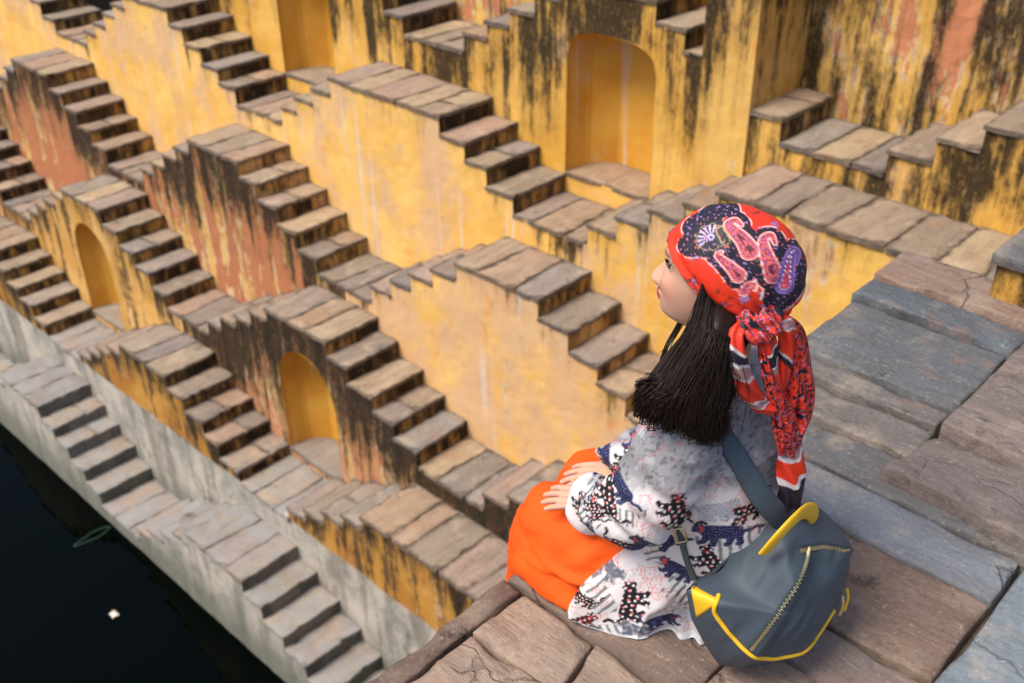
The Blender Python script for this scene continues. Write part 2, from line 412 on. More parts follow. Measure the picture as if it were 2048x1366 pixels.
        slab('niche_sill', nx0-.0, nx1+.0, yf-.012, yf+dp*1.02, niche['sill']+.012, .03, ST, root, sd+.5, 6, 6)
    return root

def landing(k, m, seed, x0=None, x1=None, y1=None):
    xc = m*PER; a = PER-PA-4*TR
    root = empty('landing', (xc, YF[k], ZL[k]), kind='structure')
    paving(root, (xc-a if x0 is None else x0)+.003, (xc+a if x1 is None else x1)-.003, YF[k]-.012, (YF[k-1] if y1 is None else y1)-.003, ZL[k], ST, seed, n=3, along='x' if seed % 2 else 'x')
    return root
# ------------------------------------------------------------------ the well
NZ = dict(x0=2.945, x1=3.68, sill=.135, spring=.97, apex=1.155, depth=.36, pw=2.6)
NZ0 = dict(x0=2.945-2*PER, x1=3.68-2*PER, sill=.135, spring=.97, apex=1.155, depth=.36, pw=2.6)
NC1 = dict(x0=1.33, x1=2.03, sill=-2.27, spring=-1.60, apex=-1.22, depth=.30, pw=2.0)
NC0 = dict(x0=1.33-2*PER-.02, x1=2.03-2*PER-.08, sill=-2.27, spring=-1.55, apex=-1.22, depth=.30, pw=2.0)
blk = stair_block
# upper row, behind the topmost landings
blk(-1, 0, PL['mould'], 'mould streaked stair block with the half cut off yellow niche at the top left', niche=NZ0)
z2 = blk(-1, 2, PL['mould'], 'black streaked yellow stair block with the large arched niche above the scarf', niche=NZ)
blk(-1, 4, PL['mould'], 'stair block at the right edge with mouldy yellow steps climbing to the right')
# row below the niches
blk(0, -3, PL['clean'], 'pale yellow stair block cut off by the left end of the top edge')
blk(0, -1, PL['clean'], 'clean yellow stair block at the upper left with dark mouldy step fronts', rmat='riser')
blk(0, 1, PL['clean'], 'clean orange yellow stair block left of the large niche', top_over=.535)
blk(0, 3, PL['half'], 'pale yellow stair block behind the scarf, steps climbing right from the niche landing', right=False, ext_r=8.2)
# third row
blk(1, -2, PL['redrun'], 'stair block with black and red runs at the left edge, third row from the water')
blk(1, 0, PL['redrun'], 'stair block with ragged red and black front left of the picture centre', rmat='riserclean')
blk(1, 2, PL['palerun'], 'pink and yellow stair block with long whitish runs left of the dark hair', rmat='riserclean')
blk(1, 4, PL['half'], 'yellow stair block hidden behind the seated woman', right=False, ext_r=6.3)
# fourth row
blk(2, -3, PL['ochre'], 'narrow glimpse of a brown stair block at the left edge')
blk(2, -1, PL['tan'], 'tan stair block with a tall narrow niche near the left edge', niche=NC0)
blk(2, 1, PL['dark'], 'dark brown stair block with a yellow arched niche under its flags', niche=NC1)
blk(2, 3, PL['dark'], 'brown stair block just left of the orange skirt with steps climbing right', right=False, ext_r=5.3)
# fifth row
blk(3, -2, PL['ochre'], 'whitened stair block at the left edge above the water row')
blk(3, 0, PL['ochre'], 'orange ochre stair block over a white band left of the dark niche')
blk(3, 2, PL['ochre'], 'orange ochre stair block with a long flagged top below the orange skirt', right=False, ext_r=4.7)
# water row
blk(4, -3, PL['ochre'], 'grey stair block of the water row cut by the left edge', z0=-4.6)
blk(4, -1, PL['ochre'], 'grey whitened stair block at the left, standing in the dark water', z0=-4.6)
blk(4, 1, PL['ochre'], 'grey whitened stair block at the bottom, standing in the dark water', z0=-4.6)
blk(4, 3, PL['ochre'], 'grey stair block of the water row behind the seat ledge', right=False, ext_r=4.3, z0=-4.6)

for n_, (k, m) in enumerate([(-1, -1), (-1, 1), (-1, 3), (0, -2), (0, 0), (0, 2), (1, -3), (1, -1), (1, 1), (1, 3), (2, -2), (2, 0), (2, 2), (3, -3), (3, -1), (3, 1), (4, -2), (4, 0), (4, 2)]):
    lo = landing(k, m, 2.3*n_+1)
    if (k, m) == (3, 1):
        slab('kerb', m*PER+.272, m*PER+.338, YF[3]-.02, YF[2]-.01, ZL[3]+.022, .04, stone('pale_marble', [(.50, .49, .47), (.55, .54, .52)], None, dark=.1, crack=0), lo, 4.2, 2, 12)

# tall pier right of the large niche (steps are missing there) and the high wall behind everything
def box_grid(name, x0, x1, y0, y1, z0, z1, mat, parent=None, res=.06, amp=.008, seed=1, top_attr=None, faces='FBLRT'):
    V, F, T = [], [], []
    def sheet(o, du, dv, nrm):
        nu, nv = max(1, round(Vector(du).length/res)), max(1, round(Vector(dv).length/res)); i0 = len(V)
        for j in range(nv+1):
            for i in range(nu+1):
                p = Vector(o)+Vector(du)*(i/nu)+Vector(dv)*(j/nv)
                e = 0 if (i in (0, nu) or j in (0, nv)) else 1
                d = amp*nz(p, 3, seed)+amp*.5*nz(p, 11, seed)
                V.append(p+Vector(nrm)*d*e); T.append((z1-p.z) if top_attr is None else top_attr)
        for j in range(nv):
            for i in range(nu):
                a = i0+j*(nu+1)+i; F.append((a, a+1, a+nu+2, a+nu+1))
    w, d, h = x1-x0, y1-y0, z1-z0
    if 'F' in faces: sheet((x0, y0, z0), (w, 0, 0), (0, 0, h), (0, -1, 0))
    if 'R' in faces: sheet((x1, y0, z0), (0, d, 0), (0, 0, h), (1, 0, 0))
    if 'B' in faces: sheet((x1, y1, z0), (-w, 0, 0), (0, 0, h), (0, 1, 0))
    if 'L' in faces: sheet((x0, y1, z0), (0, -d, 0), (0, 0, h), (-1, 0, 0))
    if 'T' in faces: sheet((x0, y0, z1), (w, 0, 0), (0, d, 0), (0, 0, 1))
    return mesh_obj(name, V, F, mat, parent, attrs={'top': T})
PL['black'] = plaster('plaster_black_streaks', .74, .12, .15, .25, .9, ((.66, .40, .11), (.58, .31, .06)), seed=11, thick=3.0)
PL['upper'] = plaster('plaster_upper_wall', .34, .54, .15, .3, .9, ((.70, .43, .12), (.62, .34, .07)), (.46, .17, .085), seed=12.6, thick=4.0)
box_grid('pier', 4.015, 4.372, YF[-1]-.022, YF[-2], -.10, 2.3, PL['black'], z2, seed=3)
uw = box_grid('upper_wall', -7, 10, 1.115, 1.6, .7, 3.6, PL['upper'], seed=5, res=.09, amp=.02, faces='FT', top_attr=.3)
tag(uw, 'tall mouldy yellow wall with red flaked patches at the top right corner', 'wall')

# ------------------------------------------------------------------ side of the well the woman sits on
rw = empty('side_terrace', (6.44, -3.5, 1.6), label='broad stone terrace of blue grey and pink flags that the woman sits on', cat='terrace')
V, F, T = [], [], []
prof = [(9.5, -4.6), (9.5, 1.56), (6.455, 1.56), (6.455, .62), (5.96, .62), (5.96, -.2), (5.47, -.2), (5.47, -1.0), (4.98, -1.0), (4.98, -1.8), (4.5, -1.8), (4.5, -4.6)]
# (solid core, stepped down to the water; the treads above it are parts)
for y in (-7.0, -2.2):
    for x, z in prof: V.append((x, y, z)); T.append(.4)
n = len(prof)
for i in range(n):
    j = (i+1) % n; F.append((i, j, n+j, n+i))
F.append(tuple(range(n-1, -1, -1))); F.append(tuple(range(n, 2*n)))
mesh_obj('core', V, F, MORTAR, rw, attrs={'top': T})
box_grid('end_wall', 6.43, 9.4, -2.2, -1.965, .2, 1.56, PL['mould'], rw, seed=8)

def rock_slab(name, quad, zt, th, mat, parent, seed, res=.016, hump=.002, flake=.005, jit=.003, round_=.004):
    """dense flagstone: layered, flaked surface, worn rounded rim with chips"""
    c = quad
    lx = max((Vector(c[1])-Vector(c[0])).length, (Vector(c[2])-Vector(c[3])).length); ly = max((Vector(c[3])-Vector(c[0])).length, (Vector(c[2])-Vector(c[1])).length)
    def cuts(L):
        n = max(4, round((L-.024)/res)); e = [0, .0035/L, .012/L]
        return e+[(.012+(L-.024)*i/n)/L for i in range(1, n)]+[1-q for q in e[::-1]]
    us_, vs_ = cuts(lx), cuts(ly); nx, ny = len(us_)-1, len(vs_)-1
    V, F, E = [], [], []
    for j in range(ny+1):
        v = vs_[j]
        for i in range(nx+1):
            u = us_[i]
            x = (1-v)*((1-u)*c[0][0]+u*c[1][0])+v*((1-u)*c[3][0]+u*c[2][0])
            y = (1-v)*((1-u)*c[0][1]+u*c[1][1])+v*((1-u)*c[3][1]+u*c[2][1])
            du, dv = min(u, 1-u)*lx, min(v, 1-v)*ly; de = min(du, dv)
            f = nz((x, y*1.6, 0), 4.2, seed)+.5*nz((x, y*1.6, 0), 11, seed)
            lay = 0.0
            for lv in (-.25, .1, .42): lay += max(0, min(1, (f-lv)*22))
            z = zt+hump*nz((x, y, 0), 3, seed+4)+flake*(lay-1.5)*.6+.002*nz((x, y, 0), 26, seed)
            chip = max(0, nz((x, y, 1), 9, seed+9)-.12)*.05
            rim = max(0, 1-de/(round_+chip)); z -= (.004+chip*.45)*rim*rim
            if du < 1e-6: x += jit*2.2*nz((x, y, 3), 9, seed)
            if dv < 1e-6: y += jit*2.2*nz((x, y, 5), 9, seed)
            V.append((x, y, z)); E.append(max(0, 1-de/.02)*.75)
    W_ = nx+1
    for j in range(ny):
        for i in range(nx): F.append((j*W_+i, j*W_+i+1, (j+1)*W_+i+1, (j+1)*W_+i))
    ring = [i for i in range(nx+1)]+[j*W_+nx for j in range(1, ny+1)]+[ny*W_+i for i in range(nx-1, -1, -1)]+[j*W_ for j in range(ny-1, 0, -1)]
    base = len(V); n = len(ring)
    for q in ring:
        x, y, z = V[q]; V.append((x, y, zt-th)); E.append(1)
    for a in range(n): F.append((ring[(a+1) % n], ring[a], base+a, base+(a+1) % n))
    return mesh_obj(name, V, F, mat, parent, smooth=True, attrs={'edge': E})
ST_PINK = stone('sandstone_pink', [(.29, .21, .175), (.33, .215, .155), (.26, .20, .175), (.31, .22, .175)], None, dark=.35, axis='x', bstr=.85, edgek=.35)
ST_FRONT = stone('sandstone_pink_tan', [(.38, .285, .235), (.42, .30, .225), (.36, .28, .24)], None, dark=.30, axis='x', bstr=.9, edgek=.4, crack=.35)
ST_BROWN = stone('sandstone_brown', [(.25, .165, .125), (.235, .17, .14), (.27, .18, .13)], None, dark=.35, axis='x', bstr=.85, edgek=.35)
ST_LIGHT = stone('sandstone_pale_blue', [(.21, .225, .25), (.225, .24, .265)], None, dark=.25, axis='x', bstr=.7, edgek=.3)
ST_DARK = stone('sandstone_dark_edge', [(.19, .13, .10), (.21, .14, .11)], None, dark=.7, axis='y', bstr=.9)
CONC = stone('weathered_cement', [(.175, .21, .24), (.185, .22, .25)], None, grain=2.0, dark=.1, axis='x', bstr=.25)
Z = 1.6
XL = 6.446
def strip(x0, x1, y0, y1, mat, s, sk=0.0, z=Z, th=.05, **k):
    return rock_slab('paving_slab', [(x0, y0+.0015), (x1, y0+.0015+sk), (x1, y1-.0015+sk), (x0, y1-.0015)], z, th, mat, rw, s, **k)
# edge kerb and the seat flags
rock_slab('kerb', [(XL-.012, -4.9), (XL+.040, -4.9), (XL+.036, -3.66), (XL-.012, -3.66)], Z+.001, .09, ST_DARK, rw, 2.2, res=.010, hump=.003, flake=.005, jit=.006)
rock_slab('paving_slab', [(XL+.043, -4.9), (6.80, -4.9), (6.715, -3.80), (XL+.040, -3.80)], Z, .06, ST_FRONT, rw, 3.1, res=.010, flake=.010)
rock_slab('paving_slab', [(XL+.040, -3.795), (6.70, -3.795), (6.66, -3.655), (XL+.038, -3.655)], Z-.003, .06, ST_FRONT, rw, 4.4, res=.010, flake=.009)
rock_slab('paving_slab', [(6.722, -3.90), (7.16, -4.0), (7.16, -3.655), (6.672, -3.655)], Z-.004, .06, ST_FRONT, rw, 5.2, res=.010, flake=.009)
rock_slab('paving_slab', [(6.805, -4.9), (7.16, -4.9), (7.16, -4.01), (6.725, -3.91)], Z-.002, .06, ST_FRONT, rw, 5.9, res=.010, flake=.009)
strip(XL-.008, 6.87, -3.65, -3.47, ST_BROWN, 6.3, z=Z+.003)
strip(6.876, 7.16, -3.65, -3.46, ST_PINK, 7.3)
strip(XL-.006, 7.16, -3.465, -3.335, ST_PINK, 8.1, z=Z-.004)
strip(XL-.010, 7.16, -3.33, -3.075, ST_BROWN, 9.4, z=Z+.003, flake=.003)
strip(6.425, 7.16, -3.07, -2.925, ST_LIGHT, 10.2, flake=.003)
strip(6.435, 7.4, -2.922, -2.79, ST_BLUE, 11.6, z=Z+.008)
strip(6.435, 6.85, -2.785, -2.665, ST_BLUE, 12.2, z=Z+.022, th=.07)
strip(6.435, 6.85, -2.66, -2.585, ST_BLUE, 13.9, z=Z+.036, th=.09)
strip(6.430, 6.855, -2.58, -2.275, ST_BLUE, 14.4, z=Z+.048, th=.10, flake=.004)
strip(6.425, 6.86, -2.27, -2.15, ST_BLUE, 15.1, z=Z+.066, th=.12)
strip(6.420, 7.1, -2.145, -1.96, ST_PINK, 16.7, z=Z+.080, th=.14)
# higher step on its right with a broken front corner
ST_MAUVE = stone('sandstone_mauve', [(.20, .165, .16), (.23, .18, .165)], None, dark=.35, axis='x', bstr=.9, crack=.2)
rock_slab('upper_step', [(6.866, -2.68), (7.9, -2.74), (7.9, -2.14), (6.866, -2.14)], Z+.068, .12, ST_MAUVE, rw, 17.5, flake=.008)
rock_slab('broken_slab', [(6.83, -2.88), (7.9, -2.95), (7.9, -2.685), (6.858, -2.672)], Z+.040, .09, ST_MAUVE, rw, 18.5, round_=.03, flake=.012)
rock_slab('cement_ledge', [(7.172, -5.2), (7.9, -5.2), (7.9, -2.94), (7.172, -2.94)], Z+.012, .06, CONC, rw, 19.5, flake=.0015, hump=.004)
# small yellow step at the right edge of the picture
ys = empty('yellow_step', (6.9, -2.07, 1.6), label='low mouldy yellow step with a grey flag at the right edge of the picture', cat='step')
box_grid('wall', 6.715, 8.2, -2.075, -1.75, 1.2, 1.79, PL['mould'], ys, seed=6)
rock_slab('tread', [(6.70, -2.09), (8.2, -2.09), (8.2, -1.74), (6.70, -1.74)], 1.82, .035, ST_BLUE, ys, 21)

# ------------------------------------------------------------------ water
kw = NT('dark_water'); P = kw.pos()
kw.out((.0004, .0012, .0007), .05, kw.noise(P, 6, 3), .05, .01, .06)
g = 60
o = mesh_obj('water', [(-g, -g, -3.40), (g, -g, -3.40), (g, 3, -3.40), (-g, 3, -3.40)], [(0, 1, 2, 3)], kw.m); tag(o, kind='structure')
# ------------------------------------------------------------------ the seated woman
# modelled in her own frame (r = right, u = up, t = across), metres, origin on the seat flag
WO = Vector((6.77, -3.49, 1.604)); AX = (Vector((.72386, .68995, 0)), Vector((0, 0, 1)), Vector((.68995, -.72386, 0)))
AXM = np.array([list(a) for a in AX])
def w2(P): return np.asarray(P, float) @ AXM + np.array(WO)
FW = np.array([-.84, 0, -.543]); RT = np.array([.543, 0, -.84]); LF = -RT; BK = -FW      # body axes
from mathutils.bvhtree import BVHTree

def ring_tube(path, radii, n=16, cap=True, ell=None, up=(0, 1, 0)):
    """closed tube along a path, radii per point (scalar or (a,b)); rounded ends when cap"""
    P = [np.array(p, float) for p in path]; m = len(P)
    V, F = [], []; prev = None
    rows = []
    for i in range(m):
        d = P[min(i+1, m-1)]-P[max(i-1, 0)]; d /= np.linalg.norm(d)+1e-9
        a = np.cross(d, np.array(up, float) if prev is None else np.cross(prev, d)) if prev is None else prev-d*np.dot(prev, d)
        if np.linalg.norm(a) < 1e-5: a = np.cross(d, [1, 0, .3])
        a /= np.linalg.norm(a); b = np.cross(d, a); prev = a
        R = radii[i]; ra, rb = (R if isinstance(R, (tuple, list)) else (R, R))
        rows.append((P[i], d, a, b, ra, rb))
    def add(c, a, b, ra, rb):
        i0 = len(V)
        for q in range(n):
            an = 2*math.pi*q/n; V.append(c+a*ra*math.cos(an)+b*rb*math.sin(an))
        return i0
    rr = []
    if cap:
        c, d, a, b, ra, rb = rows[0]
        for th in (80, 50, 22): rr.append(add(c-d*min(ra, rb)*math.sin(math.radians(th)), a, b, ra*math.cos(math.radians(th)), rb*math.cos(math.radians(th))))
    for c, d, a, b, ra, rb in rows: rr.append(add(c, a, b, ra, rb))
    if cap:
        c, d, a, b, ra, rb = rows[-1]
        for th in (22, 50, 80): rr.append(add(c+d*min(ra, rb)*math.sin(math.radians(th)), a, b, ra*math.cos(math.radians(th)), rb*math.cos(math.radians(th))))
    for x, y in zip(rr[:-1], rr[1:]):
        for q in range(n): F.append((x+q, x+(q+1) % n, y+(q+1) % n, y+q))
    F.append(tuple(rr[0]+q for q in range(n-1, -1, -1))); F.append(tuple(rr[-1]+q for q in range(n)))
    return V, F
def spline(pts, n):
    P = np.array(pts, float); m = len(P); out = []
    for k in range(n):
        s = k/(n-1)*(m-1); i = min(int(s), m-2); f = s-i
        p0, p1, p2, p3 = P[max(i-1, 0)], P[i], P[i+1], P[min(i+2, m-1)]
        out.append(.5*((2*p1)+(-p0+p2)*f+(2*p0-5*p1+4*p2-p3)*f*f+(-p0+3*p1-3*p2+p3)*f**3))
    return np.array(out)
def ball(c, rad, n=20, ax=None):
    V, F = [], []; A = np.eye(3) if ax is None else np.array(ax, float)
    for j in range(n+1):
        th = math.pi*(j+.001)/(n+.002)
        for i in range(n):
            ph = 2*math.pi*i/n
            l = np.array([rad[0]*math.sin(th)*math.cos(ph), rad[1]*math.cos(th), rad[2]*math.sin(th)*math.sin(ph)])
            V.append(np.array(c)+l@A)
    for j in range(n):
        for i in range(n): F.append((j*n+i, j*n+(i+1) % n, (j+1)*n+(i+1) % n, (j+1)*n+i))
    F.append(tuple(range(n))); F.append(tuple(range(n*n, n*n+n))[::-1])
    return V, F
def loft(rings, cap=True):
    V, F = [], []; n = len(rings[0])
    for r in rings: V += [np.array(p, float) for p in r]
    for k in range(len(rings)-1):
        for q in range(n): F.append((k*n+q, k*n+(q+1) % n, (k+1)*n+(q+1) % n, (k+1)*n+q))
    if cap: F.append(tuple(range(n-1, -1, -1))); F.append(tuple((len(rings)-1)*n+q for q in range(n)))
    return V, F
def fuse(parts, voxel, smooth=0, fac=.5):
    V, F = [], []
    for v, f in parts:
        b = len(V); V += list(v); F += [tuple(i+b for i in q) for q in f]
    me = bpy.data.meshes.new('tmp'); me.from_pydata([tuple(map(float, v)) for v in V], [], F); me.update()
    ob = bpy.data.objects.new('tmp', me); COL.objects.link(ob)
    md = ob.modifiers.new('r', 'REMESH'); md.mode = 'VOXEL'; md.voxel_size = voxel; md.adaptivity = 0
    if smooth:
        sm = ob.modifiers.new('s', 'SMOOTH'); sm.iterations = smooth; sm.factor = fac
    dg = bpy.context.evaluated_depsgraph_get(); ev = ob.evaluated_get(dg); m2 = ev.to_mesh()
    n = len(m2.vertices); A = np.empty(n*3, np.float32); m2.vertices.foreach_get('co', A)
    N = np.empty(n*3, np.float32); m2.vertices.foreach_get('normal', N)
    Fo = [tuple(p.vertices) for p in m2.polygons]
    ev.to_mesh_clear(); bpy.data.objects.remove(ob); bpy.data.meshes.remove(me)
    return A.reshape(-1, 3).astype(float), N.reshape(-1, 3).astype(float), Fo
def vnoise(P, s, seed=0):
    return np.array([mnoise.noise(Vector((p[0]*s[0]+seed, p[1]*s[1]-seed*1.7, p[2]*s[2]+seed*.3))) for p in P])
def sstep(x, a, b):
    t = np.clip((x-a)/(b-a), 0, 1); return t*t*(3-2*t)

woman = empty('person', tuple(WO), label='woman in a red paisley headscarf, patterned tunic and orange skirt sitting on the stone edge', cat='person')

# ---- head
HS = .90
HO = np.array([-.022, .742, .0]); HF = np.array([-.94, .14, -.34]); HF /= np.linalg.norm(HF)
HU = np.array([0, 1, 0.])-HF*HF[1]; HU /= np.linalg.norm(HU); HL = np.cross(HU, HF)
if HL[2] < 0: HL = -HL                                           # her left side faces +t
def h2(P): P = np.asarray(P, float); P = P*HS; return HO+P[..., 0:1]*HF+P[..., 1:2]*HL+P[..., 2:3]*HU   # (f, l, u) -> frame
UU = [.115, .106, .09, .07, .04, .015, 0, -.02, -.045, -.06, -.08, -.095, -.108, -.116]
FR_ = [.012, .040, .063, .080, .090, .091, .084, .086, .086, .084, .080, .079, .064, .035]
BK_ = [-.012, -.045, -.070, -.090, -.102, -.102, -.100, -.092, -.080, -.070, -.056, -.046, -.034, -.02]
WD_ = [.010, .036, .054, .067, .075, .076, .075, .072, .065, .060, .051, .042, .030, .014]
us = np.linspace(.115, -.116, 110); ua = np.array(UU)[::-1]
fi = np.interp(us, ua, FR_[::-1]); bi = np.interp(us, ua, BK_[::-1]); wi = np.interp(us, ua, WD_[::-1])
def sm1(a, k=5):
    p = np.pad(a, k, mode='edge'); return np.convolve(p, np.ones(2*k+1)/(2*k+1), 'valid')
fi, bi, wi = sm1(fi, 3), sm1(bi, 4), sm1(wi, 4)
NA = 128; HV = []
for k, u in enumerate(us):
    c = (fi[k]+bi[k])/2-.004; row = []
    for q in range(NA):
        a = 2*math.pi*q/NA; ca, sa = math.cos(a), math.sin(a)
        ex = 2.35 if ca > 0 else 2.1
        rad = (abs(ca)**ex+abs(sa)**ex)**(-1/ex)
        f = c+(fi[k]-c)*rad*ca if ca > 0 else c+(c-bi[k])*rad*ca
        row.append([f, wi[k]*rad*sa, u])
    HV.append(row)
HV = np.array(HV).reshape(-1, 3)
def gauss(P, c, s): return np.exp(-(((P-np.array(c))/np.array(s))**2).sum(-1))
def sculpt(P):
    P = P.copy(); f, l, u = P[:, 0], P[:, 1], P[:, 2]; front = sstep(f, .02, .06); al = np.abs(l)
    nw = .0085+.0055*sstep(u, -.018, -.042)
    npf = np.interp(u, [-.060, -.053, -.049, -.044, -.036, -.022, -.006, .006, .014], [0, .008, .0165, .0215, .0205, .0115, .0035, .000, 0])
    d = npf*np.exp(-(l/nw)**2)
    d += .010*gauss(np.stack([al, u], 1), (.0125, -.047), (.0065, .0075))           # wings of the nose
    d += .0105*np.exp(-(l/.019)**2)*(np.exp(-((u+.0665)/.0045)**2)+1.1*np.exp(-((u+.0765)/.0052)**2))
    d -= .0035*np.exp(-(l/.02)**2)*np.exp(-((u+.0712)/.0016)**2)
    d += .007*np.exp(-(l/.016)**2)*np.exp(-((u+.099)/.010)**2)
    d -= .010*gauss(np.stack([al, u], 1), (.031, .001), (.014, .010))
    d += .0065*gauss(np.stack([al, u], 1), (.031, -.001), (.0115, .0062))           # lids over the eyeball
    d += .004*gauss(np.stack([al, u], 1), (.028, .018), (.020, .007))
    d += .007*gauss(np.stack([al, u], 1), (.040, -.033), (.018, .018))
    P[:, 0] += d*front
    return P
HVs = sculpt(HV)
_sk = sstep(HVs[:, 2]-np.interp(HVs[:, 0], [-.15, -.06, 0, .05, .10], [-.068, -.050, -.012, .022, .060]), 0, .02)
HVs = HVs*(1-.09*_sk[:, None])
headF = [(k*NA+q, (k+1)*NA+q, (k+1)*NA+(q+1) % NA, k*NA+(q+1) % NA) for k in range(len(us)-1) for q in range(NA)]
headF += [tuple(range(NA)), tuple((len(us)-1)*NA+q for q in range(NA-1, -1, -1))]
parts = [(list(h2(HVs)), headF)]
for s in (1, -1): parts.append(ball(h2([[-.012, s*.076, -.018]])[0], (.016, .030, .008), 16, [HF, HU, HL]))    # ears
SHc = np.array([.055, .50, .0])
parts.append(ring_tube([h2([[-.022, 0, -.06]])[0], [-.005, .61, -.005], [-.004, .52, -.03], [.01, .46, -.025]], [.050, .048, .056, .08], 20))
# torso, limbs under the clothes
parts.append(ring_tube([[.095, .09, -.05], [.075, .25, -.025], [.03, .40, -.022], [.005, .47, -.03]], [(.085, .115), (.08, .105), (.08, .115), (.05, .095)], 24, up=tuple(LF)))
LSH, LEL, LWR = np.array([-.084, .490, .108]), np.array([-.130, .358, .070]), np.array([-.188, .212, -.082])
RSH, REL, RWR = np.array([.082, .478, -.165]), np.array([.02, .31, -.262]), np.array([-.138, .205, -.190])
for a, b, c in ((LSH, LEL, LWR), (RSH, REL, RWR)):
    parts.append(ring_tube(spline([a, b, c], 14), list(np.interp(np.linspace(0, 1, 14), [0, .5, 1], [.032, .030, .023])), 14))
LHP, RHP = np.array([.045, .088, .020]), np.array([.137, .088, -.123])
LKN, RKN = np.array([-.240, .097, -.166]), np.array([-.158, .080, -.290])
for h, k in ((LHP, LKN), (RHP, RKN)):
    an = k+FW*.02+np.array([0, -.42, 0]); tip = an+FW*.13+np.array([0, -.035, 0])
    parts.append(ring_tube([h*.55+k*.45, h*.4+k*.6, k, k+FW*.025+np.array([0, -.05, 0]), (k+an)/2+BK*.015, an], [.056, .056, .050, .05, .046, .030], 18))
    parts.append(ring_tube([an+BK*.02+np.array([0, -.03, 0]), an+FW*.06+np.array([0, -.035, 0]), tip], [(.030, .03), (.026, .036), (.014, .032)], 14))
for h, k in ((LHP, LKN), (RHP, RKN)): parts.append(ring_tube([[.08, .09, -.05], h*.8+k*.2+RT*(.03 if h is LHP else -.03), h*.45+k*.55], [.06, .045, .048], 14))
# hands: palm plus five separate fingers, lying on the thighs near the knees
def hand(wr, pd, nrm, side, spread=1.0):
    """wr wrist, pd palm direction, nrm back-of-hand normal, side = direction of the thumb"""
    pd = np.array(pd, float); pd /= np.linalg.norm(pd); nrm = np.array(nrm, float); nrm -= pd*np.dot(nrm, pd); nrm /= np.linalg.norm(nrm)
    sd = np.cross(pd, nrm); sd *= np.sign(np.dot(sd, side)); out = []
    KS = .80
    L = lambda a, b, c: wr+(pd*a+sd*b+nrm*c)*KS
    out.append(ring_tube([L(-.03, 0, 0), L(.0, 0, .0), L(.025, .002, .002), L(.055, 0, .004), L(.080, -.002, .002)], [(.021, .016), (.021, .015), (.031, .0145), (.037, .013), (.034, .010)], 20, up=tuple(nrm)))
    out[-1] = flat(out[-1], wr, nrm)
    for j, (b, ln, ang) in enumerate([(.027, .064, .12), (.0095, .071, .03), (-.009, .066, -.06), (-.026, .052, -.16)]):
        d1 = pd*math.cos(ang*spread)+sd*math.sin(ang*spread)
        k0 = L(.060, b*.92, .003); k1 = L(.080, b, .0055); seg = [.45, .32, .23]
        p1 = k1+d1*ln*seg[0]+nrm*(-.002); p2 = p1+(d1-nrm*.22)*ln*seg[1]; p3 = p2+(d1-nrm*.42)*ln*seg[2]
        r0 = .0080-.0006*(j == 3)-.0002*j
        path = [k0, k1, (k1+p1)/2+nrm*.001, p1, (p1+p2)/2, p2, p3]
        out.append(ring_tube(path, [r0, r0*1.04, r0*.92, r0*.96, r0*.84, r0*.84, r0*.66], 14))
    t0 = L(.012, .016, -.004); t1 = L(.040, .040, -.005); t2 = L(.066, .052, -.009); t3 = L(.088, .056, -.015)
    out.append(ring_tube([t0, t1, (t1+t2)/2, t2, t3], [.014, .0115, .0095, .0092, .0065], 14))
    return out
def flat(vf, c, nrm): return vf
hl = hand(LWR+np.array([.024, .000, .008]), (-.86, -.16, -.44), (.05, 1, .12), RT)
hr = hand(RWR+np.array([.026, -.006, .004]), (-.90, -.16, -.16), (-.05, 1, .05), LF)
parts += hl+hr
bV, bN, bF = fuse(parts, .0027, 1, .4)
# skin tones: lips, brows, lashes and nails painted where they are
hp = (bV-HO) @ np.stack([HF, HL, HU], 1)/HS; f, l, u = hp[:, 0], hp[:, 1], hp[:, 2]; al = np.abs(l)
skin = np.tile(np.array([.53, .31, .215]), (len(bV), 1))
hd = (u > -.12) & (f > .02)
def lay(m, c, mask=None):
    global skin
    m = m[:, None] if mask is None else (m*mask)[:, None]
    skin = skin*(1-m)+np.array(c)*m
lay(.55*gauss(np.stack([al, u], 1), (.043, -.038), (.022, .02)), (.70, .30, .23), hd)
lay(.35*gauss(np.stack([l, u], 1), (0, -.044), (.012, .012)), (.70, .30, .24), hd)
lay(sstep(1.0-((l/.0225)**2+((u+.0715)/.0105)**2), 0, .35), (.50, .075, .065), hd & (f > .06))
lay(.9*np.exp(-((u+.0713)/.0014)**2)*sstep(.022-al, 0, .004), (.12, .02, .02), hd & (f > .06))
lay(.8*sstep(1-np.abs((al-.032)/.019), 0, .3)*np.exp(-((u-.0215-.05*(al-.03))/.0032)**2), (.05, .03, .022), hd)
eye = 1-(((al-.031)/.0135)**2+((u+.0005)/.0052)**2)
lay(sstep(eye, 0, .25), (.62, .58, .54), hd & (f > .05))
lay(sstep(1-(((al-.031)/.0052)**2+((u)/.0058)**2), 0, .3)*sstep(eye, -.2, .1), (.018, .010, .008), hd & (f > .05))
lay(.95*np.exp(-((u-.0050+28*(al-.031)**2)/.0016)**2)*sstep(.0175-np.abs(al-.032), 0, .004), (.02, .012, .01), hd & (f > .04))
lay(.5*np.exp(-((u+.0065-18*(al-.031)**2)/.0014)**2)*sstep(.015-np.abs(al-.032), 0, .004), (.10, .045, .035), hd & (f > .04))
lay(.8*sstep(1-(((l-.056)/.0009)**2+((u+.026)/.0009)**2), 0, .6), (.16, .07, .05), hd)
lay(.8*sstep(.0045-np.sqrt((al-.008)**2+(u+.052)**2), 0, .003), (.2, .06, .05), hd & (f > .09))
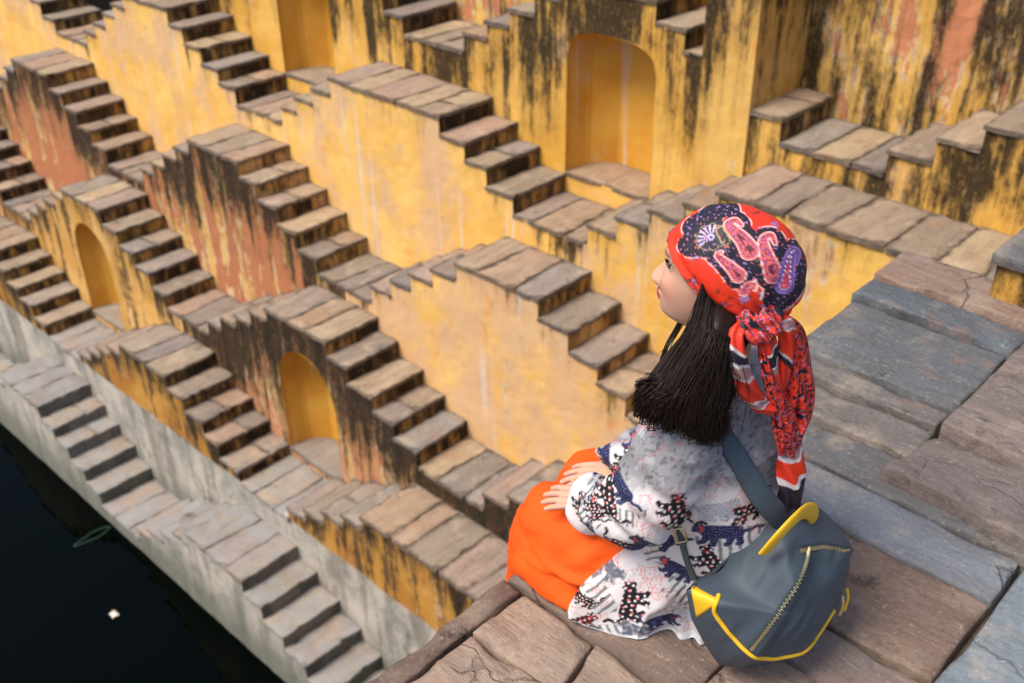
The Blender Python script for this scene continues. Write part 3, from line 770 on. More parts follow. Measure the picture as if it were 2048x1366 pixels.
# rosy knuckles and finger tips
for hh in (hl, hr):
    for v, _ in hh[1:]:
        v = np.array(v); tip = v[-14:].mean(0); lay(.5*np.exp(-((np.linalg.norm(bV-tip, axis=1))/.012)**2), (.72, .33, .27))
        ck = v[4*14:5*14].mean(0); lay(.25*np.exp(-((np.linalg.norm(bV-ck, axis=1))/.009)**2), (.66, .30, .24))
km = NT('skin'); c = km.attr('col').outputs['Color']; P = km.pos()
c = km.mix(km.mul(km.ss(km.noise(P, 90, 4), .45, .7), .10), c, (.62, .26, .19))
km.out(c, .55, km.math('ADD', km.noise(P, 420, 4), km.mul(km.noise(P, 110, 3), .6)), .16, .002, .3)
km.b.inputs['Subsurface Weight'].default_value = .12; km.b.inputs['Subsurface Radius'].default_value = (.012, .004, .002); km.b.inputs['Subsurface Scale'].default_value = .5
mesh_obj('body', w2(bV), bF, km.m, woman, True, {'col': skin})
# eyelashes of the near eye
V, F = [], []
for i in range(13):
    s = i/12; l0 = .020+.026*s; b0 = np.array([.0835-.010*s*s-.002, l0, .0045-.004*abs(s-.45)])
    tipp = b0+np.array([.007-.002*s, .002+.004*s, .0035])
    v, fc = ring_tube(h2(np.array([b0, (b0+tipp)/2+[.0006, 0, -.0006], tipp])), [.0006, .0005, .0002], 4, False); b = len(V); V += v; F += [tuple(i+b for i in q) for q in fc]
kb = NT('hair_black'); P = kb.pos()
kb.out(kb.mix(km.m and kb.noise(kb.scale(P, (300, 300, 20)), 1, 3), (.010, .006, .005), (.030, .017, .013)), .38, spec=.45)
mesh_obj('eyelash', w2(V), F, kb.m, woman, True)

# ---- orange skirt
sk = []
def drape(h, k):
    an = k+FW*.03+np.array([0, -.40, 0])
    return ring_tube([h*.66+k*.34, h*.58+k*.42, h*.45+k*.55+np.array([0, .006, 0]), k+BK*.03+np.array([0, .006, 0]), k+FW*.02, k+FW*.045+np.array([0, -.06, 0]), k+FW*.05+np.array([0, -.2, 0]), an+FW*.03],
                     [.070, .074, .078, .078, .074, .070, .074, .08], 24)
sk += [drape(LHP, LKN), drape(RHP, RKN)]
mid = lambda s: (LHP*(1-s)+LKN*s+RHP*(1-s)+RKN*s)/2
sk.append(ring_tube([mid(0.3)+[0, .006, 0], mid(.5)+[0, .0, 0], mid(.97)+[0, -.01, 0]], [(.07, .09), (.055, .085), (.05, .075)], 20))
sk.append(ring_tube([mid(1.02)+[0, -.03, 0], mid(1.05)+FW*.05+[0, -.2, 0], mid(1.05)+FW*.06+[0, -.40, 0]], [.075, .085, .09], 20))
# cloth falling from the near thigh on to the flag
ol = np.array([(-.338, -.130), (-.292, -.066), (-.228, -.014), (-.160, .004), (-.10, -.01), (-.04, -.06), (.03, -.14), (.08, -.20), (-.05, -.30), (-.20, -.36), (-.30, -.26)])
cc_ = np.array([-.12, -.13])
sk.append(loft([[np.array([p[0], u, p[1]]) for p in cc_+(ol-cc_)*k_] for u, k_ in ((.001, 1.0), (.012, 1.0), (.06, .93), (.11, .86), (.150, .72), (.170, .50))]))
skV, skN, skF = fuse(sk, .0045, 16, .6)
q = skV
ax_ = q @ FW; fold = (.0042*np.sin((q[:, 1]*70-ax_*26+2.2*vnoise(q, (9, 9, 9), 3)))*sstep(vnoise(q, (7, 7, 7), 8), -.25, .4)
       + .004*vnoise(q, (16, 30, 16), 5)+.0018*vnoise(q, (45, 80, 45), 6))
# one sharp fold running from the knee back to the hip, near side
fold += .0075*np.sin(q[:, 0]*75-q[:, 2]*60+1.6*vnoise(q, (5, 5, 5), 19))*sstep(.115-q[:, 1], 0, .07)*sstep(q[:, 2]+.2, 0, .06)
dline = (q[:, 1]-(.075+.22*(-(q[:, 0]+.27)*.35)))
fold += .0065*np.exp(-((q[:, 1]-.055-.25*(q[:, 0]+.30))/.007)**2)*sstep(q[:, 2], -.16, -.05)*sstep(-q[:, 0], .15, .22)
fold += .005*np.sin((ax_*.8+q[:, 1])*95+2*vnoise(q, (6, 6, 6), 15))*np.exp(-((q[:, 1]-.13)/.05)**2)*sstep(vnoise(q, (8, 8, 8), 17), -.1, .4)
fold += .011*np.exp(-((dline)/.009)**2)*sstep(q[:, 2], -.12, -.02)*sstep(-q[:, 0], .08, .16)
q = q+skN*(.95*fold)[:, None]; q[:, 1] = np.where((q @ FW < .30) & (q[:, 1] < .004), np.maximum(q[:, 1], .0005), q[:, 1])
kc = NT('orange_skirt_cloth'); P = kc.pos()
kc.out(kc.mix(kc.noise(P, 9, 4), (.72, .082, .009), (.78, .098, .010)), .75, kc.noise(P, 700, 2), .15, .001, .15)
mesh_obj('skirt', w2(q), skF, kc.m, woman, True)
# ---- tunic
def ell(c, a, b, u, n=48, ex=2.2):
    out = []
    for q_ in range(n):
        an = 2*math.pi*q_/n; ca, sa = math.cos(an), math.sin(an); rad = (abs(ca)**ex+abs(sa)**ex)**(-1/ex)
        out.append(np.array([c[0], u, c[1]])+FW*a*rad*ca+LF*b*rad*sa)
    return out
def resample(poly, n, u):
    P = spline([*poly, poly[0]], n*6+1)[:-1]
    ang = np.arctan2((P-P.mean(0)) @ np.array([LF[0], LF[2]]), (P-P.mean(0)) @ np.array([FW[0], FW[2]]))
    out = []
    c = P.mean(0); out = []
    for q_ in range(n):
        an = 2*math.pi*q_/n; d = np.abs((ang-an+math.pi) % (2*math.pi)-math.pi); p = P[int(np.argmin(d))]
        out.append(np.array([p[0], u, p[1]]))
    return out
hem = [(-.252, -.012), (-.245, .000), (-.17, .034), (-.107, .064), (-.075, .042), (-.055, .038), (-.01, .060), (.06, .080), (.12, .065), (.185, -.02), (.19, -.12), (.13, -.23), (.03, -.26), (-.08, -.20), (-.17, -.11)]
hem2 = [(-.228, .002), (-.215, .012), (-.14, .044), (-.100, .066), (-.07, .052), (-.045, .052), (0, .072), (.06, .085), (.125, .07), (.185, -.02), (.185, -.12), (.125, -.22), (.03, -.24), (-.06, -.18), (-.14, -.09)]
tun = [loft([resample(hem, 48, .001), resample(hem, 48, .012), resample(hem2, 48, .075), ell((.040, -.040), .165, .140, .17), ell((.034, -.032), .132, .136, .26), ell((.024, -.024), .112, .142, .36), ell((.014, -.025), .112, .160, .44), ell((.0, -.03), .092, .160, .490), ell((-.004, -.03), .070, .115, .530), ell((-.006, -.025), .054, .066, .560)])]
# sleeves: wide, with a flared gathered cuff
def sleeve(a, b, c, r0, r1, r2):
    P = spline([a, b+np.array([0, -.012, .012]), c], 15)
    P[-1] = c+(c-b)*.04
    rad = np.interp(np.linspace(0, 1, 15), [0, .3, .55, .8, .93, 1], [r0, r1*1.02, r1, r2*.98, r2*1.1, r2*1.16])
    v, f = ring_tube(P, list(rad), 26, False)
    return v, f
slv = [sleeve(LSH+[.012, .005, -.012], LEL, LWR, .062, .066, .046), sleeve(RSH+[-.01, .005, .012], REL, RWR, .062, .064, .047)]
slv.append(ball(LSH+[.010, -.005, -.01], (.060, .058, .060))); slv.append(ball(RSH+[-.01, -.005, .01], (.060, .058, .060)))
slv.append(ball(LEL+[-.03, -.022, .010], (.066, .046, .045)))             # cloth sagging under the forearm
tV, tN, tF = fuse(tun, .0023, 7, .5); NT_ = len(tV)
sV_, sN_, sF_ = fuse(slv, .0023, 6, .5)
tF = tF+[tuple(i+NT_ for i in f) for f in sF_]; tV = np.concatenate([tV, sV_]); tN = np.concatenate([tN, sN_])
def segdist(P, a, b):
    a, b = np.array(a), np.array(b); ab = b-a; s = np.clip(((P-a) @ ab)/(ab @ ab), 0, 1); return np.linalg.norm(P-a-s[:, None]*ab, axis=1), s
q = tV
dl, sl_ = segdist(q, LSH, LEL); dl2, sl2 = segdist(q, LEL, LWR)
arm = (np.arange(len(q)) >= NT_).astype(float)
dirl = (LWR-LEL)/np.linalg.norm(LWR-LEL); al_ = (q-LEL) @ dirl
disp = .0026*np.sin(al_*125+3*vnoise(q, (14, 14, 14), 2))*arm*sstep(vnoise(q, (9, 9, 9), 4), -.35, .25)
disp += .0040*vnoise(q, (26, 26, 26), 7)*arm
bodyw = 1-arm
disp -= bodyw*.010*sstep(.085-np.minimum(dl, dl2), 0, .02)*sstep(q[:, 1], .16, .24)
disp += arm*.0045*np.sin((q[:, 1]*.8+q[:, 0]*.6)*105+2*vnoise(q, (8, 8, 8), 33))*sstep(dl-.01, 0, .05)*.8
ang = np.arctan2((q-np.array([.035, 0, .01])) @ LF, (q-np.array([.035, 0, .01])) @ FW)
disp += bodyw*(.0062*np.sin(ang*13+2.0*vnoise(q, (3, 6, 3), 9)+q[:, 1]*9)*sstep(.34-q[:, 1], 0, .30)+.0055*vnoise(q, (11, 8, 11), 11)+.0022*vnoise(q, (34, 26, 34), 12))
disp += bodyw*.006*np.sin(q[:, 1]*42+q[:, 0]*25+2.5*vnoise(q, (7, 7, 7), 13))*np.exp(-((q[:, 1]-.33)/.12)**2)*.6
q = q+tN*disp[:, None]; q[:, 1] = np.maximum(q[:, 1], .001)
tP = q
# cloth print: s, v are flat coordinates on her left side
def sv(P): return np.stack([P[:, 0]+.233*P[:, 2], P[:, 1]-.535*P[:, 2]], 1)
S2 = sv(tP)
def caps(X, a, b, ra, rb=None):
    a, b = np.array(a, float), np.array(b, float); ab = b-a; t_ = np.clip(((X-a) @ ab)/(ab @ ab+1e-12), 0, 1)
    return np.linalg.norm(X-a-t_[:, None]*ab, axis=1)-(ra+((ra if rb is None else rb)-ra)*t_)
def cat_sdf(X, pose=0):
    """prowling big cat, about 2 units long, head towards -x"""
    d = caps(X, (-.42, .06), (.42, .02), .29, .27)
    d = np.minimum(d, caps(X, (-.48, .12), (-.74, .20), .20, .19))
    d = np.minimum(d, caps(X, (-.80, .12), (-.86, .10), .10)); d = np.minimum(d, caps(X, (-.63, .34), (-.62, .40), .05)); d = np.minimum(d, caps(X, (-.80, .33), (-.82, .39), .045))
    legs = [((-.40, -.05), (-.60, -.40), (-.72, -.44)), ((-.26, -.05), (-.28, -.50), (-.38, -.53)), ((.30, -.02), (.20, -.46), (.10, -.50)), ((.44, .0), (.56, -.42), (.46, -.47))]
    for a, k, e in legs:
        d = np.minimum(d, caps(X, a, k, .17, .10)); d = np.minimum(d, caps(X, k, e, .09))
    tail = [(.52, .08), (.76, .12), (.90, .32), (.86, .52), (.98, .64)] if pose == 0 else [(.52, .08), (.80, .02), (1.02, .14), (1.24, .10)]
    for a, b in zip(tail[:-1], tail[1:]): d = np.minimum(d, caps(X, a, b, .065))
    return d
def place(X, c, sc, rot, flip=False):
    a = math.radians(rot); Y = (X-np.array(c))/sc
    Y = np.stack([Y[:, 0]*math.cos(a)+Y[:, 1]*math.sin(a), -Y[:, 0]*math.sin(a)+Y[:, 1]*math.cos(a)], 1)
    if flip: Y[:, 0] *= -1
    return Y
nlow = vnoise(np.c_[S2, np.zeros(len(S2))], (14, 14, 1), 21); nfin = vnoise(np.c_[S2, np.zeros(len(S2))], (150, 150, 1), 22); nmid = vnoise(np.c_[S2, np.zeros(len(S2))], (48, 48, 1), 23)
tc = np.tile(np.array([.62, .565, .57]), (len(S2), 1)); tc = tc*(1-.5*sstep(nlow, -.1, .35)[:, None])+np.array([.63, .62, .635])*.5*sstep(nlow, -.1, .35)[:, None]
def over(m, c):
    global tc
    tc = tc*(1-m[:, None])+np.asarray(c)*m[:, None]
# grey stippled yoke across the shoulders and upper arms
yoke = sstep(S2[:, 1]+.12*(S2[:, 0]+.05)+.03*nlow, .335, .375)*(1-.0*arm)
over(.92*yoke, np.array([.20, .20, .22]))
over(yoke*sstep(nfin+.5*nmid, .02, .35)*.7, (.085, .085, .105)); over(yoke*sstep(nmid+.4*nfin, .22, .42)*.55, (.46, .455, .49)); over(yoke*sstep(np.abs(vnoise(np.c_[S2, S2[:, :1]*0], (22, 30, 1), 31)), .035, .012)*.55, (.46, .13, .13))
NAVY, BLK, RED = (.018, .022, .075), (.014, .011, .013), (.62, .07, .055)
px = .0012
def fill(d, sc): return sstep(-d*sc, -px, px)
def cat(c, sc, rot, style, flip=False, pose=0):
    sc = sc*1.18
    Y = place(S2, c, sc, rot, flip); near = np.abs(Y).max(1) < 2.0
    if not near.any(): return
    d = np.full(len(Y), 9.0); d[near] = cat_sdf(Y[near], pose); m = fill(d, sc)
    def dots(n_, r_):
        g = Y*n_; g2 = g.copy(); g2[:, 0] += .5*(np.floor(g[:, 1]) % 2); h = np.floor(g2); fr_ = g2-h-.5
        j = np.stack([np.sin(h[:, 0]*12.9+h[:, 1]*78.2), np.sin(h[:, 0]*39.3+h[:, 1]*11.1)], 1)*.18
        return np.linalg.norm(fr_-j, axis=1)-r_
    if style == 'navy':
        over(m, NAVY); over(m*sstep(-dots(9, .16), -.08, .06)*.55, (.30, .33, .45))
        face = sstep(.20-np.linalg.norm(Y-np.array([-.70, .16]), axis=1), 0, .08)
        over(m*face*.85*sstep(nmid+.6*nfin, -.18, .12), RED)
    elif style == 'leo':
        over(m, BLK); over(m*sstep(-dots(4.6, .20), -.07, .05), (.72, .66, .66)); over(m*sstep(-dots(2.9, .13), -.06, .06), (.70, .16, .15))
        over(m*.8*sstep(.15-np.linalg.norm(Y-np.array([-.72, .16]), axis=1), 0, .08)*sstep(nmid, -.1, .2), RED)
    elif style == 'zebra':
        st_ = np.sin(Y[:, 0]*21+Y[:, 1]*5+1.2*nmid); over(m*sstep(st_, .15, .5)*.9, (.12, .15, .14)); over(sstep(.02-np.abs(d), 0, .02)*.6, (.2, .22, .22))
    elif style == 'outline':
        over(sstep(.026-np.abs(d+.02), 0, .03)*.85, RED)
    elif style == 'grey':
        over(m*.9, (.46, .47, .52)); over(m*sstep(-dots(13, .22), -.1, .1)*.8, (.16, .17, .22)); over(sstep(.02-np.abs(d), 0, .02), (.15, .16, .2))
    elif style == 'slate':
        over(m, (.12, .125, .16)); over(m*sstep(nfin, .0, .25)*.6, (.4, .4, .46))
    elif style == 'spots':
        over(m*sstep(-dots(4.2, .24), -.06, .05), (.36, .355, .37)); over(m*sstep(-dots(3.1, .10), -.06, .05)*.9, RED)
    elif style == 'redline':
        over(m*sstep(-dots(6, .14), -.06, .05), RED); over(sstep(.02-np.abs(d), 0, .02)*.7, RED)
for a in [((-.215, .258), .034, -62, 'leo'), ((-.186, .252), .032, -75, 'navy', True), ((-.20, .286), .028, -50, 'zebra'), ((-.215, -.005), .040, 25, 'leo', True), ((-.155, -.012), .040, 15, 'zebra'), ((-.10, -.004), .036, -10, 'slate'), ((-.045, -.02), .036, 10, 'redline'), ((-.19, .03), .036, 20, 'outline'), ((-.13, .232), .034, -20, 'leo', True), ((-.155, .20), .036, -20, 'navy'), ((.06, .15), .040, 10, 'navy'), ((.07, .30), .036, 20, 'leo'), ((-.045, .118), .050, 10, 'outline', True), ((-.118, .197), .042, 5, 'spots'), ((-.170, .066), .046, -55, 'zebra'), ((-.080, .188), .040, -70, 'zebra'), ((.050, .228), .050, 25, 'zebra', True), ((.016, .303), .036, 8, 'grey', True),
          ((-.126, .304), .030, -8, 'zebra'), ((-.088, .312), .034, -60, 'outline'), ((-.100, .122), .046, 12, 'redline', True), ((-.032, .06), .044, 20, 'spots', True), ((-.172, .108), .036, 30, 'outline'), ((-.02, .10), .040, -40, 'zebra'), ((-.075, .285), .030, 20, 'redline', True), ((-.185, .308), .026, -40, 'grey'),
          ((-.078, .228), .044, -32, 'navy'), ((.032, .252), .046, 6, 'navy', False, 1), ((-.034, .154), .036, -18, 'navy', False, 1), ((-.138, .356), .036, -48, 'navy', False, 1), ((-.204, .338), .026, -75, 'navy'), ((.058, .332), .026, 70, 'redline'), ((.09, .29), .036, 50, 'outline'),
          ((-.042, .308), .042, -72, 'leo'), ((.024, .176), .042, -50, 'leo'), ((-.118, .056), .047, 78, 'leo', True), ((-.156, .322), .036, -70, 'leo'), ((-.180, .300), .024, -60, 'leo'), ((-.166, .130), .034, -35, 'slate', True), ((-.205, .058), .028, -20, 'leo'), ((-.058, .022), .034, 15, 'navy', True), ((.000, .045), .034, 10, 'grey'), ((.10, .20), .04, 40, 'leo'), ((-.01, .345), .03, 10, 'outline')]:
    cat(*a)
# plain white turned corner at the lower hem
over(sstep(.020-tP[:, 1]-.012*np.sin(ang*3), 0, .006)*sstep(tP[:, 2], .0, .02)*.8, (.80, .82, .85))
kt = NT('printed_tunic_cloth'); P = kt.pos()
kt.out(kt.attr('col').outputs['Color'], .72, kt.math('ADD', kt.noise(P, 420, 2), kt.mul(kt.noise(P, 60, 4), .6)), .18, .0015, .2)
mesh_obj('tunic', w2(tP), tF, kt.m, woman, True, {'col': tc})
tbvh = BVHTree.FromPolygons([Vector(p) for p in tP], tF)
DV = Vector((.2, -.46, -.865)).normalized()
def on(bvh, s, v, lift=0.0):
    """point of a surface met by the print direction through flat coordinates s, v"""
    p0 = Vector((s, v, 0))-DV*1.2
    h = bvh.ray_cast(p0, DV)
    return None if h[0] is None else np.array(h[0]-DV*lift)

# ---- headscarf: cap over the hair
N1, N2 = 220, 150
V = []; ok = []
SCc = np.array([-.016, 0, .012])
for j in range(N2+1):
    th = math.pi*.80*j/N2
    for i in range(N1):
        ph = 2*math.pi*i/N1
        d = np.array([math.sin(th)*math.cos(ph), math.sin(th)*math.sin(ph), math.cos(th)])
        fr_ = .112 if d[0] > 0 else .128
        V.append(SCc+d*np.array([fr_, .088, .108]))
SVh = np.array(V)
def edge_u(f): return np.interp(f, [-.15, -.06, .0, .05, .10], [-.078, -.060, -.022, .012, .050])
# lower rim pulled on to the edge line
tmp = SVh.copy(); eu = edge_u(tmp[:, 0]); below = tmp[:, 2] < eu
keep = ~below
pull = np.where(below & (tmp[:, 2] > eu-.02), 1, 0)
tmp[:, 2] = np.where(below, eu, tmp[:, 2])
F = []
for j in range(N2):
    for i in range(N1):
        a, b, c_, d_ = j*N1+i, (j+1)*N1+i, (j+1)*N1+(i+1) % N1, j*N1+(i+1) % N1
        if keep[a] or keep[b] or keep[c_] or keep[d_]: F.append((a, b, c_, d_))
# tension folds converging on the knot at the nape
KN = np.array([-.105, .040, -.050])
dk = np.linalg.norm((tmp-KN)*np.array([1, 1, 1]), axis=1); angk = np.arctan2(tmp[:, 2]-KN[2], tmp[:, 0]-KN[0]+1e-6)
nrm = (tmp-SCc)/np.array([.118, .094, .110])**2; nrm /= np.linalg.norm(nrm, axis=1)[:, None]
fold = .0066*np.sin(angk*15+2*vnoise(tmp, (9, 9, 9), 2))*np.exp(-dk/.075)+.0026*vnoise(tmp, (18, 18, 18), 3)+.0012*vnoise(tmp, (50, 50, 50), 4)
du = tmp[:, 2]-edge_u(tmp[:, 0]); fold += .0030*np.exp(-(du/.007)**2)-.0016*np.exp(-((du-.016)/.005)**2)
tmp = tmp+nrm*fold[:, None]
scP = h2(tmp)
S3 = sv(scP)
n3 = np.c_[S3, np.zeros(len(S3))]
f1 = vnoise(n3, (75, 75, 1), 41); f2 = vnoise(n3, (160, 160, 1), 42); f3 = vnoise(n3, (260, 260, 1), 43); f0 = vnoise(n3, (30, 30, 1), 44)
REDS, INK, MAUVE, PINK, VIOL, CREAM = (.66, .032, .010), (.012, .010, .022), (.30, .17, .42), (.66, .12, .13), (.14, .07, .30), (.72, .60, .56)
sc_ = np.tile(np.array(REDS), (len(S3), 1))
def ov(m, c):
    global sc_
    sc_ = sc_*(1-m[:, None])+np.asarray(c)*m[:, None]
ov(sstep(f1+.4*f2, .20, .32)*.75*sstep(f0, -.25, .1), (.16, .02, .012))
ov(sstep(f1-.4*f3, .50, .56)*.9, MAUVE); ov(sstep(f3+.2*f1, .50, .58)*.7*sstep(f0, -.1, .2), (.05, .01, .01))
def tear(X, pts, r0, r1):
    """paisley: tapering hook along a spline from fat end to tip"""
    C_ = spline([list(p)+[0] for p in pts], 26)[:, :2]; d = np.full(len(X), 9.0); arc = np.zeros(len(X))
    for k_ in range(25):
        ra = r0+(r1-r0)*(k_/25)**.8; rb = r0+(r1-r0)*((k_+1)/25)**.8
        dd = caps(X, C_[k_], C_[k_+1], ra, rb); m_ = dd < d; d = np.where(m_, dd, d); arc = np.where(m_, k_/25, arc)
    return d, arc
pais = [([(.022, .772), (.010, .790), (-.006, .806), (-.013, .816), (-.004, .822), (.006, .814)], .0155, .004, PINK),
        ([(.060, .733), (.052, .752), (.042, .776), (.040, .792), (.050, .797), (.057, .783)], .0150, .004, PINK),
        ([(.078, .716), (.079, .736), (.080, .756), (.084, .772), (.092, .768), (.091, .752)], .0150, .0035, VIOL),
        ([(.010, .732), (-.002, .745), (-.015, .757), (-.024, .766), (-.018, .771)], .0125, .0035, PINK),
        ([(.020, .706), (.024, .716), (.034, .718), (.036, .708)], .0085, .003, PINK)]
D = [(tear(S3, p, a, b), c) for p, a, b, c in pais]
med = np.linalg.norm((S3-np.array([-.040, .797]))*np.array([1, 1.0]), axis=1)
blkd = np.minimum.reduce([d for (d, a), c in D[:4]]+[med-.024, np.linalg.norm(S3-np.array([-.064, .784]), axis=1)-.012, caps(S3, (-.06, .815), (-.02, .838), .012), caps(S3, (.0, .79), (.04, .76), .014), caps(S3, (.075, .70), (.10, .745), .016)])
ground = sstep(.0105+.005*f0-blkd, 0, .0016); ov(ground, INK)
ov(sstep(.0016-np.abs(blkd-.0112-.005*f0), 0, .0012)*.8*sstep(f2, -.3, 0), CREAM)
ov(ground*sstep(f3+.3*f2, .36, .46)*.8, MAUVE); ov(ground*sstep(f3-.5*f2, .46, .56)*.8, PINK); ov(ground*sstep(np.abs(f2), .02, .005)*.35, (.10, .06, .16))
for (d, a), c in D:
    ov(sstep(-d, -.0008, .0006), c); ov(sstep(.0011-np.abs(d+.0012), 0, .001), CREAM if c is PINK else MAUVE)
    ov(sstep(.0009-np.abs(d+.0042), 0, .0009)*sstep(np.sin(a*120+d*400), -.3, .4), (.16, .02, .03)); ov(sstep(.0014-np.abs(d+.0068), 0, .0009)*sstep(np.sin(a*75), -.2, .3), CREAM if c is VIOL else VIOL)
    ov(sstep(.0008-np.abs(d+.0056), 0, .0007)*.8, (.05, .02, .05)); ov(sstep(-d-.0086, -.0006, .0010)*.9, (.05, .012, .03) if c is PINK else (.40, .03, .05)); ov(sstep(-d-.0092, -.0006, .001)*sstep(f2, .1, .25), PINK)
# fan shaped flower
fan = np.arctan2(S3[:, 1]-.795, S3[:, 0]+.036); rr_ = np.linalg.norm(S3-np.array([-.036, .795]), axis=1)
ov(sstep(.0205-rr_, 0, .001)*sstep(rr_-.006, 0, .001)*sstep(np.sin(fan*15), -.2, .3)*sstep(np.cos(fan-2.6), -.1, .3), (.50, .38, .60))
ov(sstep(.0012-np.abs(rr_-.0215-.0012*np.sin(fan*9)), 0, .001), (.30, .24, .10)); ov(sstep(.006-rr_, 0, .001), (.42, .36, .62)); ov(sstep(.0028-rr_, 0, .001), INK)
ov(sstep(.0014-np.abs(caps(S3, (-.024, .806), (-.014, .788), .006)), 0, .001), (.32, .25, .09))
ov(sstep(.0012-np.abs(du-.003), 0, .001)*.0, INK)
kf = NT('printed_scarf_cloth'); P = kf.pos()
kf.out(kf.attr('col').outputs['Color'], .55, kf.noise(P, 500, 2), .12, .001, .35)
me_s = mesh_obj('headscarf', w2(scP), F, kf.m, woman, True, {'col': sc_})
bm = bmesh.new(); bm.from_mesh(me_s.data); bmesh.ops.delete(bm, geom=[v for v in bm.verts if not v.link_faces], context='VERTS'); bm.to_mesh(me_s.data); bm.free()
md = me_s.modifiers.new('thick', 'SOLIDIFY'); md.thickness = .003; md.offset = -1

# knot and tails of the scarf
def ribbon(name, path, wid, nrmdir, colf, seed, curl=.35, n=120, m=16, parent=me_s):
    C_ = spline(path, n)+np.array([-.011, .004, .008]); Wd = np.interp(np.linspace(0, 1, n), np.linspace(0, 1, len(wid)), wid); V, F, Cc = [], [], []
    for k_ in range(n):
        d = C_[min(k_+1, n-1)]-C_[max(k_-1, 0)]; d /= np.linalg.norm(d)
        nd = np.array(nrmdir, float); sdv = np.cross(d, nd); sdv /= np.linalg.norm(sdv); nn = np.cross(sdv, d)
        for j in range(m+1):
            x = j/m-.5
            z = curl*Wd[k_]*(math.cos(x*math.pi*1.0)-.5)+.10*Wd[k_]*math.sin(x*11+k_*.12+seed)
            V.append(C_[k_]+sdv*x*Wd[k_]+nn*z); Cc.append(colf(k_/(n-1), x, seed))
    for k_ in range(n-1):
        for j in range(m): F.append((k_*(m+1)+j, k_*(m+1)+j+1, (k_+1)*(m+1)+j+1, (k_+1)*(m+1)+j))
    o = mesh_obj(name, w2(V), F, kf.m, parent, True, {'col': np.array(Cc)}, world=False)
    md = o.modifiers.new('thick', 'SOLIDIFY'); md.thickness = .002
    if parent is not woman: o.matrix_parent_inverse = Matrix.Translation(woman.location).inverted() @ Matrix.Identity(4) if False else Matrix.Identity(4)
    return o
def banded(bands):
    def f_(s, x, seed):
        xx = s+.12*x*(1 if seed % 2 else -1)
        for a, c in bands:
            if xx < a: return c
        return bands[-1][1]
    return f_
WHT, MV = (.62, .55, .55), (.33, .17, .17)
bA = banded([(.30, REDS), (.325, WHT), (.40, INK), (.42, WHT), (.50, MV), (.52, WHT), (.72, REDS), (.74, WHT), (.80, MV), (.82, WHT), (1.2, REDS)])
bB = banded([(.40, REDS), (.425, WHT), (.54, INK), (.56, WHT), (.62, MV), (1.2, REDS)])
bC = banded([(.16, REDS), (.18, WHT), (.27, MV), (.29, WHT), (.56, REDS), (.58, WHT), (.63, INK), (1.2, REDS)])
def floral(s, x, seed):
    v = mnoise.noise(Vector((s*26, x*5+seed, seed))); w_ = mnoise.noise(Vector((s*60, x*9-seed, 3)))
    if v > .18: return INK
    if w_ > .38: return MAUVE
    if w_ < -.38: return PINK
    return REDS if v > -.22 else (.10, .015, .02)
def tipend(s, x, seed):
    y = s+.10*abs(x)*2
    for a, c in [(.10, INK), (.30, MV), (.36, WHT), (.62, REDS), (.70, WHT), (1.3, INK)]:
        if y < a: return c
    return INK
TT = (.15, .25, 1)
ribbon('scarf_tail', [[.021, .701, .085], [.003, .689, .105], [.004, .650, .118], [.028, .600, .112], [.053, .562, .10], [.076, .548, .095]], [.016, .030, .036, .034, .028, .012], TT, bA, 1)
ribbon('scarf_tail', [[.035, .701, .085], [.05, .679, .09], [.061, .633, .09], [.073, .585, .088], [.081, .548, .085]], [.016, .028, .030, .026, .016], TT, bB, 2)
ribbon('scarf_tail', [[.054, .701, .07], [.08, .686, .074], [.088, .646, .072], [.086, .594, .074], [.083, .548, .077]], [.018, .030, .030, .026, .014], TT, bC, 3)
ribbon('scarf_tail', [[.07, .689, .055], [.1, .66, .05], [.118, .606, .05], [.127, .554, .055], [.13, .501, .06], [.119, .446, .075]], [.020, .034, .040, .044, .040, .010], TT, floral, 4)
ribbon('scarf_tail', [[.079, .582, .075], [.091, .548, .075], [.1, .516, .08], [.105, .491, .085], [.118, .452, .085]], [.020, .034, .038, .032, .010], TT, floral, 7)
ribbon('scarf_tail', [[.109, .487, .07], [.119, .446, .075], [.123, .412, .08], [.127, .378, .085], [.122, .345, .088]], [.034, .046, .048, .046, .034], TT, tipend, 6, curl=.2)
ribbon('scarf_tail', [[.062, .700, .066], [.092, .672, .058], [.108, .628, .056], [.112, .574, .060], [.106, .52, .066], [.098, .485, .07]], [.016, .030, .036, .038, .030, .012], TT, floral, 5)
ribbon('scarf_tail', [[.044, .690, .080], [.052, .650, .090], [.066, .60, .092], [.082, .555, .088], [.094, .50, .085], [.100, .455, .085]], [.014, .022, .026, .028, .024, .010], TT, floral, 9)
kv, kn_, kF = fuse([ball([.034, .704, .084], (.024, .018, .018)), ring_tube(spline([[.010, .716, .074], [.006, .700, .096], [.020, .686, .102], [.044, .688, .096], [.052, .708, .08], [.034, .724, .074]], 20), [.012]*20, 12)], .002, 3)
kcol = np.array([floral(p[0]*9+p[1]*7, p[2]*20, 3.3) for p in kv]); kv = kv+kn_*(.0022*np.sin(kv[:, 0]*260+kv[:, 1]*190))[:, None]
mesh_obj('knot', w2(kv), kF, kf.m, me_s, True, {'col': kcol}, world=False)

